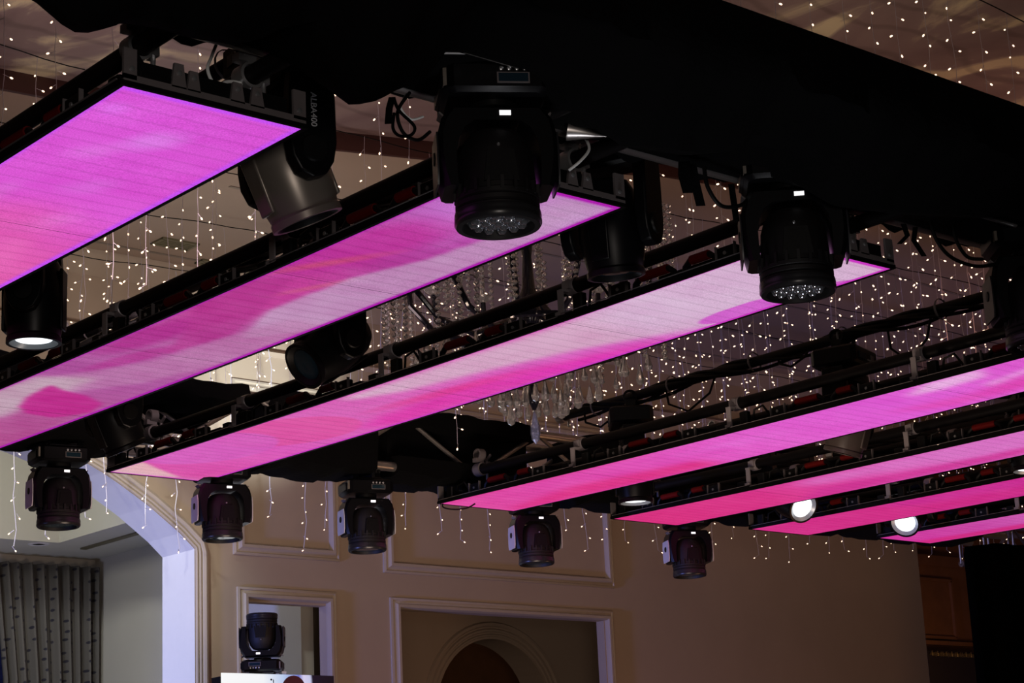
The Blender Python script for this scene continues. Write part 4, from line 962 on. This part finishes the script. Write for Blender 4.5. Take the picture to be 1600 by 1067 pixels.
for i in range(84):
    ring = (.50, .40, .28, .14)[i % 4]; th = 2 * math.pi * i / 84; z = {.50: .38, .40: .33, .28: .27, .14: .20}[ring] + rr.uniform(-.035, .035)
    o = bpy.data.objects.new('crystal_drop', dms[i % 3]); C.objects.link(o); o.parent = ch; o.location = (ring * math.cos(th), ring * math.sin(th), z); o.rotation_euler.z = th
m = MB(); m.lathe([(.49, .40), (.51, .405), (.51, .42), (.49, .425)], 48, cap=False); m.build('ring', MAT['arm'], ch)
m = MB(); m.lathe([(0, .12), (.008, .10), (.020, .05), (.0215, .02), (.016, -.01), (0, -.028)], 8); o = m.build('bottom_drop', mat('bluish_crystal', (.55, .6, 1.0), .03, trans=.75, noise=.02), ch, sharp=8)

# ================================================================== FAIRY LIGHT CURTAINS
def cam_px(p):
    v = Vector(p) - Vector((0, 0, CAMZ)); d = v.dot(FW)
    return 800 + FPX * v.dot(RT) / d, 533.5 - FPX * v.dot(UP) / d
bm = MB(); bm.lathe([(0, .008), (.0032, .005), (.0039, 0), (.0030, -.005), (0, -.007)], 6); BULB = bm.mesh('light_bulb', MAT['bulb'])
rows = [(-10.25, 4.6, 15.0, .225, 'fairy light curtain nearest the panelled wall, its bulbs ending over the plain plaster', .0027, 1.70),
        (-9.35, 4.4, 14.2, .25, 'fairy light curtain second from the panelled wall', .0012, 1.30),
        (-8.55, 4.0, 13.6, .23, 'fairy light curtain just beyond the far truss', .0012, 1.42),
        (-7.67, 3.4, 12.8, .23, 'fairy light curtain whose supply wire crosses the upper left corner', .0013, 1.45),
        (-6.75, 3.0, 12.0, .23, 'fairy light curtain hanging over the middle of the strips', .0013, 1.42),
        (-5.68, 5.2, 10.9, .2, 'fairy light curtain whose supply wire crosses the upper right corner', .0013, 1.30),
        (-4.75, 5.2, 9.6, .2, 'nearest fairy light curtain, seen only in the upper right corner', .0013, 1.20)]
rl = random.Random(21); extra_done = False
strips_z = H + .2
for (x, y0, y1, sp_, lb, wr, ln) in rows:
    root = empty('fairy_light_curtain', (x, y0, CZ - .03)); tag(root, lb, 'string lights', 'fairy light curtains below the ceiling')
    L = y1 - y0; pts = []; N = int(L / .12)
    for i in range(N + 1):
        yy = L * i / N; pts.append((.01 * math.sin(yy * 5), yy, -.03 - .03 * abs(math.sin(yy * 1.7)) + .004 * math.sin(yy * 40)))
    MB().tube(pts, .003, 5).build('supply_wire', MAT['cable'], root)
    yy = sp_ * .5; cnt = 0
    while yy < L and cnt < 98:
        ly = yy + rl.uniform(-.03, .03); length = (ln if x > -10 else ln - .045 * (y0 + ly - 7)) * rl.uniform(.90, 1.05)
        base = Vector((x, y0 + ly, CZ - .08)); px = [cam_px(base), cam_px(base - Vector((0, 0, length)))]
        ex = 0.0
        if x == -7.67 and not extra_done and y0 + ly > 6.02: ex = .37; ly = 6.06 - y0; length = 1.74; extra_done = True; base = Vector((x + ex, y0 + ly, CZ - .08)); px = [cam_px(base), cam_px(base - Vector((0, 0, length)))]
        if max(px[0][0], px[1][0]) < -260 or min(px[0][0], px[1][0]) > 1860 or px[1][1] < -260: yy += sp_; continue
        so = None; dx = dy = 0; wpts = []; bl = []
        k = 0; z = 0; side = rl.choice((-1, 1)); ax = rl.uniform(0, 6)
        while z < length:
            wpts.append((dx, dy, -z)); dx += rl.uniform(-.005, .005); dy += rl.uniform(-.006, .006) * (2.6 if x < -10 else 1.3); dx *= .93; dy *= .93
            if z > .04:
                th = ax + rl.uniform(-.9, .9) + (math.pi if side < 0 else 0); rlen = rl.uniform(.018, .036); bl.append(((dx, dy, -z), (dx + rlen * math.cos(th), dy + rlen * math.sin(th), -z - rl.uniform(.008, .028)))); side = -side
            z += (.076 if x > -9 else .086) * rl.uniform(.85, 1.15)
        m = MB(); m.tube(wpts, wr, 4)
        for a, b2 in bl: m.tube([a, b2], wr * .8, 3)
        so = m.build('light_strand', MAT['wire'], root); so.location = (ex, ly, -.05); cnt += 1
        for a, b2 in bl:
            wp = Vector((x + ex, y0 + ly, CZ - .08)) + Vector(b2); q = cam_px(wp)
            if -260 < q[0] < 1860 and -260 < q[1] < 1100:
                d = bpy.data.objects.new('light_bulb', BULB); C.objects.link(d); d.parent = so; d.location = b2
                v = Vector(b2) - Vector(a); d.rotation_euler = v.to_track_quat('-Z', 'Y').to_euler()
        yy += sp_
